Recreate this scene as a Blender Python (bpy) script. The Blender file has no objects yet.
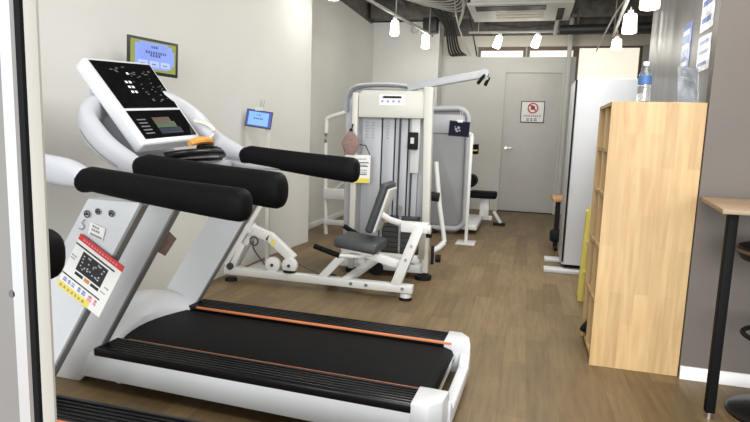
import bpy, bmesh, math, random
from mathutils import Vector, Matrix
random.seed(7)
S = bpy.context.scene
C = S.collection
PI = math.pi

# ------------------------------------------------------------------ camera
CR = (0.96418539, 0.26306144, 0.03384105)
CU = (-0.06743752, 0.11975282, 0.9905107)
CB = (0.25651261, -0.9573181, 0.13320413)
cam = bpy.data.objects.new('camera', bpy.data.cameras.new('camera'))
C.objects.link(cam)
cam.matrix_world = Matrix(((CR[0], CU[0], CB[0], 0), (CR[1], CU[1], CB[1], 0), (CR[2], CU[2], CB[2], 1.2), (0, 0, 0, 1)))
cam.data.sensor_width = 36
cam.data.lens = 26.64
cam.data.clip_start = 0.05
S.camera = cam
# ------------------------------------------------------------------ world, light, exposure
w = bpy.data.worlds.new('world'); S.world = w
w.use_nodes = True
w.node_tree.nodes['Background'].inputs[0].default_value = (0.93, 0.97, 1.0, 1)
w.node_tree.nodes['Background'].inputs[1].default_value = 0.4
S.view_settings.view_transform = 'Standard'
S.view_settings.look = 'None'
S.view_settings.exposure = 0.24
S.view_settings.gamma = 1
S.view_settings.use_curve_mapping = False
def area(name, loc, rot, sx, sy, power, col=(1, 1, 1)):
    l = bpy.data.lights.new(name, 'AREA'); l.shape = 'RECTANGLE'; l.size = sx; l.size_y = sy
    l.energy = power; l.color = col
    o = bpy.data.objects.new(name, l); C.objects.link(o); o.location = loc; o.rotation_euler = rot
    return o
area('storefront_daylight', (0.8, -6.5, 2.2), (math.radians(88), 0, 0), 8, 4, 1000, (0.97, 0.985, 1.0))
area('unseen_fill_near', (0.3, 2.0, 3.40), (0, 0, 0), 2.2, 2.0, 85, (1, 0.985, 0.95))  # added fill light above the view, brightens the near interior
area('unseen_fill_mid', (0.2, 5.2, 3.40), (0, 0, 0), 1.5, 1.4, 88, (1, 0.985, 0.95))  # second added fill, out of view, lifts the walls farther in
LAMP_W = 3.2

# ------------------------------------------------------------------ materials
def mat(name, col, rough=0.5, metal=0.0, noise=0.04, scale=8.0, bump=0.0, coat=0.0, emit=None, estr=0, trans=0.0, spec=0.5, alpha=1.0):
    m = bpy.data.materials.new(name); m.use_nodes = True
    nt = m.node_tree; b = nt.nodes['Principled BSDF']
    b.inputs['Roughness'].default_value = rough
    b.inputs['Metallic'].default_value = metal
    b.inputs['Coat Weight'].default_value = coat
    b.inputs['Transmission Weight'].default_value = trans
    b.inputs['Specular IOR Level'].default_value = spec
    b.inputs['Alpha'].default_value = alpha
    tc = nt.nodes.new('ShaderNodeTexCoord')
    n = nt.nodes.new('ShaderNodeTexNoise'); n.inputs['Scale'].default_value = scale; n.inputs['Detail'].default_value = 4
    nt.links.new(tc.outputs['Object'], n.inputs['Vector'])
    r = nt.nodes.new('ShaderNodeValToRGB')
    lo = [max(0, c * (1 - noise)) for c in col]; hi = [min(1, c * (1 + noise)) for c in col]
    r.color_ramp.elements[0].position = 0.3; r.color_ramp.elements[1].position = 0.7
    r.color_ramp.elements[0].color = (*lo, 1); r.color_ramp.elements[1].color = (*hi, 1)
    nt.links.new(n.outputs['Fac'], r.inputs['Fac'])
    nt.links.new(r.outputs['Color'], b.inputs['Base Color'])
    if bump:
        bp = nt.nodes.new('ShaderNodeBump'); bp.inputs['Strength'].default_value = bump; bp.inputs['Distance'].default_value = 0.01
        nt.links.new(n.outputs['Fac'], bp.inputs['Height']); nt.links.new(bp.outputs['Normal'], b.inputs['Normal'])
    if emit:
        b.inputs['Emission Color'].default_value = (*emit, 1); b.inputs['Emission Strength'].default_value = estr
    return m

def mat_floor():
    m = bpy.data.materials.new('wood_floor'); m.use_nodes = True
    nt = m.node_tree; N = nt.nodes.new; L = nt.links.new
    b = nt.nodes['Principled BSDF']
    tc = N('ShaderNodeTexCoord'); mp = N('ShaderNodeMapping'); mp.inputs['Rotation'].default_value = (0, 0, PI / 2)
    L(tc.outputs['Object'], mp.inputs['Vector'])
    br = N('ShaderNodeTexBrick'); br.offset = 0.37; br.offset_frequency = 2
    br.inputs['Scale'].default_value = 1; br.inputs['Brick Width'].default_value = 0.62; br.inputs['Row Height'].default_value = 0.125
    br.inputs['Mortar Size'].default_value = 0.0012; br.inputs['Bias'].default_value = 0
    br.inputs['Color1'].default_value = (0.142, 0.094, 0.044, 1); br.inputs['Color2'].default_value = (0.198, 0.136, 0.067, 1)
    br.inputs['Mortar'].default_value = (0.118, 0.076, 0.036, 1)
    L(mp.outputs['Vector'], br.inputs['Vector'])
    mp2 = N('ShaderNodeMapping'); mp2.inputs['Scale'].default_value = (14, 1.2, 1)
    L(tc.outputs['Object'], mp2.inputs['Vector'])
    n = N('ShaderNodeTexNoise'); n.inputs['Scale'].default_value = 3; n.inputs['Detail'].default_value = 6; n.inputs['Roughness'].default_value = 0.65
    L(mp2.outputs['Vector'], n.inputs['Vector'])
    n2 = N('ShaderNodeTexNoise'); n2.inputs['Scale'].default_value = 4; n2.inputs['Detail'].default_value = 3
    L(tc.outputs['Object'], n2.inputs['Vector'])
    r = N('ShaderNodeMapRange'); r.inputs['From Min'].default_value = 0.3; r.inputs['From Max'].default_value = 0.7
    r.inputs['To Min'].default_value = 0.78; r.inputs['To Max'].default_value = 1.18
    L(n.outputs['Fac'], r.inputs['Value'])
    r2 = N('ShaderNodeMapRange'); r2.inputs['From Min'].default_value = 0.3; r2.inputs['From Max'].default_value = 0.7
    r2.inputs['To Min'].default_value = 0.92; r2.inputs['To Max'].default_value = 1.08
    L(n2.outputs['Fac'], r2.inputs['Value'])
    mu = N('ShaderNodeMath'); mu.operation = 'MULTIPLY'; L(r.outputs[0], mu.inputs[0]); L(r2.outputs[0], mu.inputs[1])
    vm = N('ShaderNodeVectorMath'); vm.operation = 'SCALE'; L(br.outputs['Color'], vm.inputs[0]); L(mu.outputs[0], vm.inputs['Scale'])
    L(vm.outputs[0], b.inputs['Base Color'])
    b.inputs['Roughness'].default_value = 0.45
    b.inputs['Specular IOR Level'].default_value = 0.3
    return m

def mat_wood(name, c1, c2, axis_scale=(22, 22, 1.6), rough=0.5, blocks=True):
    m = bpy.data.materials.new(name); m.use_nodes = True
    nt = m.node_tree; N = nt.nodes.new; L = nt.links.new
    b = nt.nodes['Principled BSDF']; b.inputs['Roughness'].default_value = rough
    tc = N('ShaderNodeTexCoord'); mp = N('ShaderNodeMapping'); mp.inputs['Scale'].default_value = axis_scale
    L(tc.outputs['Object'], mp.inputs['Vector'])
    n = N('ShaderNodeTexNoise'); n.inputs['Scale'].default_value = 1.6; n.inputs['Detail'].default_value = 5; n.inputs['Distortion'].default_value = 0.6
    L(mp.outputs['Vector'], n.inputs['Vector'])
    r = N('ShaderNodeValToRGB'); r.color_ramp.elements[0].position = 0.28; r.color_ramp.elements[1].position = 0.72
    r.color_ramp.elements[0].color = (*c1, 1); r.color_ramp.elements[1].color = (*c2, 1)
    L(n.outputs['Fac'], r.inputs['Fac'])
    out = r.outputs['Color']
    if blocks:
        sx = N('ShaderNodeSeparateXYZ'); L(tc.outputs['Object'], sx.inputs[0])
        cb = N('ShaderNodeCombineXYZ'); L(sx.outputs['Z'], cb.inputs['X'])
        ad = N('ShaderNodeMath'); ad.operation = 'ADD'; L(sx.outputs['X'], ad.inputs[0]); L(sx.outputs['Y'], ad.inputs[1])
        L(ad.outputs[0], cb.inputs['Y'])
        br = N('ShaderNodeTexBrick'); br.offset = 0.41
        br.inputs['Scale'].default_value = 1; br.inputs['Brick Width'].default_value = 0.42; br.inputs['Row Height'].default_value = 0.062
        br.inputs['Mortar Size'].default_value = 0.0; br.inputs['Color1'].default_value = (0.9, 0.88, 0.84, 1); br.inputs['Color2'].default_value = (1.06, 1.05, 1.03, 1)
        L(cb.outputs[0], br.inputs['Vector'])
        vm = N('ShaderNodeVectorMath'); vm.operation = 'MULTIPLY'; L(out, vm.inputs[0]); L(br.outputs['Color'], vm.inputs[1])
        out = vm.outputs[0]
    L(out, b.inputs['Base Color'])
    return m

def mat_wavewall():
    # grey coated sheet with a slight vertical ripple that breaks up its reflections
    m = bpy.data.materials.new('rippled_grey_sheet'); m.use_nodes = True
    nt = m.node_tree; N = nt.nodes.new; L = nt.links.new
    b = nt.nodes['Principled BSDF']
    b.inputs['Base Color'].default_value = (0.11, 0.108, 0.102, 1); b.inputs['Specular IOR Level'].default_value = 0.4; b.inputs['Roughness'].default_value = 0.28
    tc = N('ShaderNodeTexCoord'); mp = N('ShaderNodeMapping'); mp.inputs['Scale'].default_value = (1, 1.3, 0.06)
    L(tc.outputs['Object'], mp.inputs['Vector'])
    n = N('ShaderNodeTexNoise'); n.inputs['Scale'].default_value = 2.2; n.inputs['Detail'].default_value = 1
    L(mp.outputs['Vector'], n.inputs['Vector'])
    bp = N('ShaderNodeBump'); bp.inputs['Strength'].default_value = 0.9; bp.inputs['Distance'].default_value = 0.03
    L(n.outputs['Fac'], bp.inputs['Height']); L(bp.outputs['Normal'], b.inputs['Normal'])
    return m

M = dict(
    wall=mat('painted_wall', (0.64, 0.632, 0.59), 0.7, noise=0.015, scale=3, bump=0.03),
    backwall=mat('back_partition_paint', (0.55, 0.54, 0.50), 0.65, noise=0.015, scale=3),
    taupe=mat('taupe_wall_paint', (0.125, 0.106, 0.090), 0.6, noise=0.03, scale=5),
    floor=mat_floor(),
    ceil=mat('bare_ceiling_slab', (0.10, 0.096, 0.086), 0.9, noise=0.4, scale=6, bump=0.4),
    beam=mat('dusty_steel_beam', (0.13, 0.122, 0.106), 0.8, noise=0.35, scale=9),
    tanbeam=mat('tan_timber_beam', (0.42, 0.37, 0.27), 0.8, noise=0.2, scale=9),
    lintel=mat('cream_lintel_paint', (0.62, 0.59, 0.50), 0.7, noise=0.05),
    wave=mat_wavewall(),
    skirting=mat('white_skirting_paint', (0.78, 0.78, 0.76), 0.5, noise=0.02),
    doorp=mat('door_leaf_laminate', (0.52, 0.505, 0.47), 0.5, noise=0.03, scale=5),
    jamb=mat('cream_door_jamb', (0.60, 0.575, 0.52), 0.45, noise=0.02),
    leaf=mat('grey_door_leaf', (0.20, 0.191, 0.182), 0.45, noise=0.02),
    alu=mat('bright_aluminium', (0.82, 0.83, 0.84), 0.3, metal=0.6, noise=0.02),
    gasket=mat('dark_gasket', (0.007, 0.007, 0.008), 0.6, spec=0.2),
    white=mat('white_moulded_plastic', (0.64, 0.655, 0.67), 0.35, noise=0.01, coat=0.2),
    lilac=mat('pale_grey_plastic', (0.50, 0.51, 0.54), 0.4, noise=0.01),
    cream=mat('cream_powder_coat', (0.57, 0.56, 0.505), 0.4, noise=0.015),
    whitesteel=mat('white_powder_coat', (0.66, 0.66, 0.63), 0.38, noise=0.02),
    silver=mat('silver_grey_shroud', (0.40, 0.41, 0.43), 0.4, noise=0.02),
    greypanel=mat('mid_grey_panel', (0.24, 0.245, 0.25), 0.5, noise=0.03),
    colgrey=mat('column_grey_strip', (0.23, 0.23, 0.225), 0.5),
    black=mat('soft_black_foam', (0.005, 0.005, 0.0055), 0.6, spec=0.1, noise=0.15, scale=60, bump=0.06),
    blackgloss=mat('black_glossy_rail', (0.004, 0.004, 0.0045), 0.3, spec=0.25, noise=0.1, scale=40),
    belt=mat('running_belt_rubber', (0.004, 0.004, 0.0045), 0.65, spec=0.1, noise=0.2, scale=90, bump=0.05),
    glass=mat('black_console_glass', (0.004, 0.004, 0.005), 0.06, spec=0.35, noise=0),
    orange=mat('orange_stripe', (0.62, 0.20, 0.07), 0.5),
    pad=mat('charcoal_vinyl_pad', (0.048, 0.052, 0.056), 0.5, noise=0.08, scale=30),
    steel=mat('brushed_steel', (0.55, 0.55, 0.54), 0.3, metal=1.0),
    darksteel=mat('dark_iron', (0.05, 0.05, 0.052), 0.5, metal=0.4),
    shelfwood=mat_wood('light_oak_laminate', (0.43, 0.275, 0.115), (0.55, 0.385, 0.19)),
    tablewood=mat_wood('pale_brown_table_wood', (0.24, 0.16, 0.095), (0.33, 0.23, 0.145), (1.6, 22, 22), blocks=False),
    orangewood=mat_wood('orange_stool_wood', (0.42, 0.20, 0.07), (0.55, 0.29, 0.12), blocks=False),
    yellow=mat('yellow_step_plastic', (0.66, 0.56, 0.13), 0.45),
    yellowpaper=mat('yellow_paper', (0.80, 0.66, 0.10), 0.7),
    paper=mat('white_paper', (0.82, 0.81, 0.78), 0.6, noise=0.01),
    red=mat('red_print', (0.62, 0.045, 0.04), 0.6),
    ink=mat('black_ink', (0.02, 0.02, 0.022), 0.6),
    blueink=mat('blue_ink', (0.30, 0.33, 0.62), 0.6),
    pinkink=mat('pink_ink', (0.75, 0.30, 0.38), 0.6),
    greyink=mat('grey_ink', (0.28, 0.28, 0.29), 0.6),
    plush=mat('dusty_pink_felt', (0.26, 0.17, 0.15), 0.9, noise=0.2, scale=60, bump=0.2),
    lampglow=mat('lamp_shade_glow', (0.9, 0.9, 0.88), 0.5, emit=(1, 0.96, 0.88), estr=9),
    winglow=mat('daylit_frosted_pane', (0.8, 0.78, 0.68), 0.5, emit=(1.0, 0.93, 0.76), estr=0.62),
    frame=mat('brown_window_frame', (0.13, 0.085, 0.055), 0.5),
    screen=mat('screen_blue', (0.05, 0.06, 0.1), 0.3, noise=0, emit=(0.24, 0.33, 0.80), estr=0.9),
    screenbright=mat('screen_pale_blue', (0.05, 0.06, 0.1), 0.3, noise=0, emit=(0.18, 0.42, 0.95), estr=0.95),
    screendeep=mat('screen_deep_blue', (0.02, 0.03, 0.1), 0.3, noise=0, emit=(0.03, 0.07, 0.42), estr=0.6),
    screengreen=mat('screen_olive', (0.05, 0.06, 0.02), 0.3, noise=0, emit=(0.30, 0.33, 0.07), estr=0.75),
    screenkey=mat('screen_pale_key', (0.1, 0.1, 0.1), 0.3, noise=0, emit=(0.40, 0.50, 0.90), estr=0.9),
    screenlow=mat('dim_screen', (0.03, 0.03, 0.04), 0.3, noise=0, emit=(0.18, 0.19, 0.22), estr=0.6),
    led=mat('white_led_mark', (0.5, 0.5, 0.5), 0.3, noise=0, emit=(0.9, 0.92, 0.95), estr=0.8),
    ledgrey=mat('grey_led_mark', (0.1, 0.1, 0.1), 0.3, noise=0, emit=(0.15, 0.15, 0.155), estr=0.3),
    chart1=mat('screen_green_chart', (0.02, 0.05, 0.02), 0.3, noise=0, emit=(0.07, 0.11, 0.035), estr=0.3),
    chart2=mat('screen_brown_chart', (0.05, 0.03, 0.02), 0.3, noise=0, emit=(0.16, 0.085, 0.04), estr=0.3),
    darkscreen=mat('dark_screen_face', (0.006, 0.006, 0.012), 0.5, spec=0.04, noise=0, emit=(0.02, 0.025, 0.05), estr=0.25),
    chart3=mat('screen_navy_chart', (0.006, 0.006, 0.012), 0.3, spec=0.15, noise=0, emit=(0.02, 0.03, 0.06), estr=0.4),
    amber=mat('amber_plastic', (0.70, 0.33, 0.07), 0.4, noise=0.25, scale=40),
    clear=mat('clear_plastic', (0.95, 0.97, 0.98), 0.06, noise=0, trans=0.95),
    bluelabel=mat('blue_bottle_label', (0.05, 0.13, 0.33), 0.5),
    posterblue=mat('blue_poster_print', (0.12, 0.17, 0.36), 0.25, noise=0.6, scale=14),
    posterpale=mat('pale_poster_print', (0.60, 0.62, 0.66), 0.22, noise=0.45, scale=16),
    fridge=mat('white_cabinet_enamel', (0.58, 0.59, 0.61), 0.35, noise=0.015, scale=3),
    acgrey=mat('off_white_ac_plastic', (0.55, 0.54, 0.50), 0.5, noise=0.04),
    cable=mat('black_cable', (0.018, 0.018, 0.018), 0.5),
    palecable=mat('pale_cable', (0.50, 0.49, 0.45), 0.5),
    track=mat('grey_track', (0.42, 0.41, 0.38), 0.5),
    plate=mat('light_grey_plate', (0.55, 0.55, 0.54), 0.4),
)

# ------------------------------------------------------------------ mesh helpers
class MB:
    def __init__(s): s.bm = bmesh.new()
    def _merge(s, other):
        me = bpy.data.meshes.new('t'); other.to_mesh(me); other.free()
        s.bm.from_mesh(me); bpy.data.meshes.remove(me)
    def box(s, x0, x1, y0, y1, z0, z1, bev=0.0, seg=2, rot=None, piv=None):
        b = bmesh.new(); bmesh.ops.create_cube(b, size=1)
        for v in b.verts:
            v.co = Vector(((x0 + x1) / 2 + v.co.x * (x1 - x0), (y0 + y1) / 2 + v.co.y * (y1 - y0), (z0 + z1) / 2 + v.co.z * (z1 - z0)))
        if bev: bmesh.ops.bevel(b, geom=b.edges[:], offset=bev, segments=seg, affect='EDGES', profile=0.5, clamp_overlap=True)
        if rot is not None:
            p = Vector(piv) if piv else Vector(((x0 + x1) / 2, (y0 + y1) / 2, (z0 + z1) / 2))
            bmesh.ops.transform(b, matrix=Matrix.Translation(p) @ rot.to_4x4() @ Matrix.Translation(-p), verts=b.verts)
        s._merge(b); return s
    def prism(s, pts, axis, a0, a1, bev=0.0, seg=2):
        # polygon pts in the two axes other than `axis`, extruded from a0 to a1
        b = bmesh.new()
        def P(u, v, a): return Vector((a, u, v)) if axis == 'x' else Vector((u, a, v)) if axis == 'y' else Vector((u, v, a))
        lo = [b.verts.new(P(u, v, a0)) for u, v in pts]; hi = [b.verts.new(P(u, v, a1)) for u, v in pts]
        n = len(pts); b.faces.new(lo); b.faces.new(hi[::-1])
        for i in range(n): b.faces.new((lo[i], hi[i], hi[(i + 1) % n], lo[(i + 1) % n]))
        bmesh.ops.recalc_face_normals(b, faces=b.faces)
        if bev: bmesh.ops.bevel(b, geom=b.edges[:], offset=bev, segments=seg, affect='EDGES', profile=0.5, clamp_overlap=True)
        s._merge(b); return s
    def loft(s, path, radii, n=14, up=(0, 0, 1), cap=True, sq=1.0):
        # rings along a path; radii = (side, vertical) per point, sq<1 squares the section
        b = bmesh.new(); rings = []
        P = [Vector(p) for p in path]
        for i, p in enumerate(P):
            t = (P[min(i + 1, len(P) - 1)] - P[max(i - 1, 0)]).normalized()
            u = Vector(up); side = t.cross(u)
            if side.length < 1e-4: side = t.cross(Vector((1, 0, 0)))
            side.normalize(); v = side.cross(t).normalized()
            r = radii[i] if not isinstance(radii, (int, float)) else radii
            if isinstance(r, (int, float)): r = (r, r)
            ring = []
            for k in range(n):
                a = 2 * PI * (k + 0.5) / n
                ca, sa = math.cos(a), math.sin(a)
                ca = math.copysign(abs(ca) ** sq, ca); sa = math.copysign(abs(sa) ** sq, sa)
                ring.append(b.verts.new(p + side * ca * r[0] + v * sa * r[1]))
            rings.append(ring)
        for a, c in zip(rings, rings[1:]):
            for k in range(n): b.faces.new((a[k], a[(k + 1) % n], c[(k + 1) % n], c[k]))
        if cap: b.faces.new(rings[0][::-1]); b.faces.new(rings[-1])
        bmesh.ops.recalc_face_normals(b, faces=b.faces)
        s._merge(b); return s
    def tube(s, path, r, n=10): return s.loft(path, [r] * len(path), n)
    def bar(s, a, c, wd, ht, bev=0.004, up=(0, 0, 1)):
        a = Vector(a); c = Vector(c); t = c - a; L = t.length; t.normalize()
        u = Vector(up); side = t.cross(u)
        if side.length < 1e-3: side = t.cross(Vector((1, 0, 0)))
        side.normalize(); v = side.cross(t)
        b = bmesh.new(); bmesh.ops.create_cube(b, size=1)
        for q in b.verts: q.co = Vector((q.co.x * L, q.co.y * wd, q.co.z * ht))
        if bev: bmesh.ops.bevel(b, geom=b.edges[:], offset=bev, segments=2, affect='EDGES', profile=0.5, clamp_overlap=True)
        m = Matrix((t, side, v)).transposed().to_4x4(); m.translation = (a + c) / 2
        bmesh.ops.transform(b, matrix=m, verts=b.verts); bmesh.ops.recalc_face_normals(b, faces=b.faces)
        s._merge(b); return s
    def cyl(s, a, c, r, r2=None, n=20, bev=0.0):
        a = Vector(a); c = Vector(c); d = c - a
        b = bmesh.new(); bmesh.ops.create_cone(b, cap_ends=True, segments=n, radius1=r, radius2=r if r2 is None else r2, depth=d.length)
        if bev:
            e = [x for x in b.edges if len([f for f in x.link_faces if len(f.verts) > 4]) == 1]
            bmesh.ops.bevel(b, geom=e, offset=bev, segments=2, affect='EDGES', profile=0.5)
        bmesh.ops.transform(b, matrix=Matrix.Translation((a + c) / 2) @ d.to_track_quat('Z', 'Y').to_matrix().to_4x4(), verts=b.verts)
        s._merge(b); return s
    def lathe(s, prof, x, y, n=20):
        b = bmesh.new(); rings = []
        for r, z in prof: rings.append([b.verts.new((x + max(r, 1e-4) * math.cos(2 * PI * k / n), y + max(r, 1e-4) * math.sin(2 * PI * k / n), z)) for k in range(n)])
        for a, c in zip(rings, rings[1:]):
            for k in range(n): b.faces.new((a[k], a[(k + 1) % n], c[(k + 1) % n], c[k]))
        b.faces.new(rings[0][::-1]); b.faces.new(rings[-1]); bmesh.ops.recalc_face_normals(b, faces=b.faces)
        s._merge(b); return s
    def ball(s, p, rx, ry, rz, n=14):
        b = bmesh.new(); bmesh.ops.create_uvsphere(b, u_segments=n, v_segments=n // 2 + 2, radius=1)
        for v in b.verts: v.co = Vector((p[0] + v.co.x * rx, p[1] + v.co.y * ry, p[2] + v.co.z * rz))
        s._merge(b); return s
    def torus(s, p, R, r, axis='z', n=24, arc=2 * PI):
        m = max(3, int(n * arc / (2 * PI))); pts = []
        for i in range(m + 1):
            a = arc * i / m; u, v = R * math.cos(a), R * math.sin(a)
            pts.append((p[0] + u, p[1] + v, p[2]) if axis == 'z' else (p[0] + u, p[1], p[2] + v) if axis == 'y' else (p[0], p[1] + u, p[2] + v))
        return s.tube(pts, r, 8)
    def quad(s, o, u, v, a0, a1, b0, b1, t=0.0015):
        # thin plate on the plane o + a*u + b*v, raised along the normal by t
        o, u, v = Vector(o), Vector(u), Vector(v); nrm = u.cross(v).normalized()
        b = bmesh.new(); lo = []; hi = []
        for a, c in ((a0, b0), (a1, b0), (a1, b1), (a0, b1)):
            p = o + u * a + v * c; lo.append(b.verts.new(p)); hi.append(b.verts.new(p + nrm * t))
        b.faces.new(lo[::-1]); b.faces.new(hi)
        for i in range(4): b.faces.new((lo[i], lo[(i + 1) % 4], hi[(i + 1) % 4], hi[i]))
        s._merge(b); return s
    def build(s, name, m, parent=None, smooth=True):
        off = Vector(parent['_o']) if parent else None
        me = bpy.data.meshes.new(name)
        if parent is None:
            lo = [min(v.co[i] for v in s.bm.verts) for i in range(3)]; hi = [max(v.co[i] for v in s.bm.verts) for i in range(3)]
            off = Vector(((lo[0] + hi[0]) / 2, (lo[1] + hi[1]) / 2, lo[2]))
        bmesh.ops.translate(s.bm, vec=-off, verts=s.bm.verts)
        s.bm.to_mesh(me); s.bm.free()
        me.materials.append(M[m])
        o = bpy.data.objects.new(name, me); C.objects.link(o)
        if smooth:
            me.polygons.foreach_set('use_smooth', [True] * len(me.polygons))
            me.set_sharp_from_angle(angle=math.radians(38))
        o['_o'] = tuple(off)
        if parent is None: o.location = off
        else: o.parent = parent
        return o

def thing(name, label, cat, loc, group=None):
    o = bpy.data.objects.new(name, None); C.objects.link(o); o.empty_display_size = 0.1
    o.location = loc; o['_o'] = tuple(loc); o['label'] = label; o['category'] = cat
    if group: o['group'] = group
    return o
def tag(o, label, cat, group=None):
    o['label'] = label; o['category'] = cat
    if group: o['group'] = group
    return o
def struct(o):
    o['kind'] = 'structure'; return o
def smooth_path(pts, n=6):
    P = [Vector(p) for p in pts]; out = []
    for i in range(len(P) - 1):
        a = P[max(i - 1, 0)]; b = P[i]; c = P[i + 1]; d = P[min(i + 2, len(P) - 1)]
        for k in range(n):
            t = k / n
            out.append(0.5 * ((2 * b) + (c - a) * t + (2 * a - 5 * b + 4 * c - d) * t * t + (3 * b - a - 3 * c + d) * t ** 3))
    out.append(P[-1]); return out
def lerp_r(rs, n=6):
    out = []
    for a, b in zip(rs, rs[1:]):
        for k in range(n):
            t = k / n; out.append((a[0] + (b[0] - a[0]) * t, a[1] + (b[1] - a[1]) * t))
    out.append(rs[-1]); return out
def dashes(mb, o, u, v, x0, x1, y, h, t=0.002, gap=0.35):
    # a line of small characters too far away to read
    x = x0
    while x < x1 - h * 0.4:
        wd = h * random.uniform(0.6, 1.0)
        mb.quad(o, u, v, x, min(x + wd, x1), y - h * 0.5, y - h * 0.08, t)
        if random.random() < 0.75: mb.quad(o, u, v, x + wd * 0.35, min(x + wd * 0.6, x1), y, y + h * 0.5, t)
        mb.quad(o, u, v, x, min(x + wd, x1), y + h * 0.08, y + h * 0.34, t)
        x += wd + h * gap

# ------------------------------------------------------------------ setting
struct(MB().box(-3.2, 3.6, -3.2, 10.0, -0.1, 0.0).build('floor', 'floor'))
struct(MB().box(-3.2, 3.6, -0.2, 10.0, 3.45, 3.6).build('ceiling', 'ceil'))
# left wall: plain run, a facet added at an angle to shade one band differently, then a recessed stretch
struct(MB().prism([(-3.1, 0.7), (-2.385, 0.7), (-2.385, 4.95), (-2.31, 5.75), (-2.62, 5.75), (-2.62, 9.4), (-3.1, 9.4)], 'z', 0, 3.04).build('wall_left', 'wall'))
struct(MB().box(-3.1, -2.66, 0.7, 9.4, 3.04, 3.45).build('wall_left_upper', 'beam'))
struct(MB().box(-2.75, -1.50, 9.30, 9.78, 0, 3.09).build('wall_left_end', 'wall'))
struct(MB().prism([(-1.6, 0), (-0.43, 0), (-0.43, 2.335), (0.485, 2.335), (0.485, 0), (0.67, 0), (0.67, 2.585), (-1.6, 2.585)], 'y', 9.75, 9.85).build('wall_back', 'backwall'))
struct(MB().box(0.67, 3.0, 9.75, 9.85, 0, 2.01).build('wall_back_right', 'backwall'))
struct(MB().box(-1.6, 3.0, 9.75, 9.9, 2.752, 2.93).build('trim_1', 'lintel'))
struct(MB().box(-2.8, 3.0, 9.76, 9.92, 2.93, 3.45).build('wall_back_upper', 'beam'))
struct(MB().box(-1.6, -0.93, 9.76, 9.86, 2.58, 2.76).build('wall_back_corner', 'lintel'))
struct(MB().box(1.652, 3.0, 9.75, 9.9, 2.01, 2.76).build('wall_back_side', 'track'))
struct(MB().box(2.95, 3.1, 5.1, 9.9, 0, 3.45).build('wall_right_far', 'wall'))
struct(MB().prism([(0.848, 3.10), (3.5, 3.10), (3.5, 3.2), (0.90, 3.2), (0.848, 3.17)], 'z', 0, 3.45).build('wall_right', 'taupe'))
struct(MB().box(0.95, 1.05, 3.19, 5.30, 0, 3.45).build('wall_side', 'wave'))
struct(MB().prism([(3.10, 0.0), (3.10, 0.068), (3.092, 0.068), (3.086, 0.06), (3.086, 0.0)], 'x', 0.848, 3.5).build('baseboard_right', 'skirting'))
struct(MB().box(-2.62, -2.605, 5.75, 9.3, 0, 0.07, 0.003).build('baseboard_left', 'skirting'))
struct(MB().box(0.52, 0.585, 9.62, 9.70, 0.0, 3.45, 0.004).build('trim_2', 'backwall'))
# transom windows over the back partition
def window(name, x0, x1, z0, z1, split=None):
    f = MB(); d = 0.045
    f.box(x0 - d, x1 + d, 9.76, 9.83, z1, 2.753); f.box(x0 - d, x1 + d, 9.76, 9.83, z0 - d, z0)
    f.box(x0 - d, x0, 9.76, 9.83, z0, z1); f.box(x1, x1 + d, 9.76, 9.83, z0, z1)
    if split: f.box(split - 0.03, split + 0.03, 9.76, 9.83, z0, z1)
    o = struct(f.build(name, 'frame'))
    MB().box(x0, x1, 9.80, 9.81, z0, z1).build('pane', 'winglow', o)
window('window_1', -0.86, -0.17, 2.57, 2.692)
window('window_2', -0.06, 0.62, 2.57, 2.692)
window('window_3', 0.71, 1.61, 2.055, 2.725)
# back door
d = struct(MB().box(-0.425, 0.48, 9.765, 9.81, 0.012, 2.33, 0.004).build('door_1', 'doorp'))
fr = MB()
fr.box(-0.475, -0.425, 9.738, 9.80, 0, 2.33); fr.box(0.48, 0.53, 9.738, 9.80, 0, 2.33); fr.box(-0.475, 0.53, 9.738, 9.80, 2.33, 2.38)
fr.build('door_frame', 'backwall', d)
h = MB(); h.cyl((-0.345, 9.77, 1.08), (-0.345, 9.71, 1.08), 0.024); h.bar((-0.355, 9.715, 1.08), (-0.235, 9.715, 1.08), 0.018, 0.02)
h.build('door_handle', 'steel', d)
MB().box(-0.425, 0.48, 9.70, 9.765, 0.0, 0.008).build('threshold', 'gasket', d)

# prohibition sign on the back door
t = thing('door_sign', 'square white sign with a red no-entry circle stuck on the back door', 'sign', (0.045, 9.76, 1.515))
o_, u_, v_ = (-0.145, 9.757, 1.515), (1, 0, 0), (0, 0, 1)
MB().quad(o_, u_, v_, 0, 0.385, 0, 0.355, 0.006).build('border', 'ink', t)
MB().quad(o_, u_, v_, 0.014, 0.371, 0.014, 0.341, 0.008).build('panel', 'paper', t)
r = MB(); r.torus((0.05, 9.747, 1.755), 0.078, 0.011, 'y', 28); r.bar((0.105, 9.747, 1.70), (-0.005, 9.747, 1.81), 0.006, 0.02)
r.build('red_prohibition_ring', 'red', t)
r = MB(); r.quad(o_, u_, v_, 0.15, 0.24, 0.215, 0.225, 0.009); r.quad(o_, u_, v_, 0.165, 0.225, 0.225, 0.27, 0.009); r.quad(o_, u_, v_, 0.16, 0.20, 0.25, 0.285, 0.009)
r.build('pictogram', 'ink', t)
r = MB(); dashes(r, o_, u_, v_, 0.05, 0.335, 0.115, 0.034, 0.0095); dashes(r, o_, u_, v_, 0.10, 0.285, 0.055, 0.05, 0.0095)
r.build('lettering', 'greyink', t)

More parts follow.
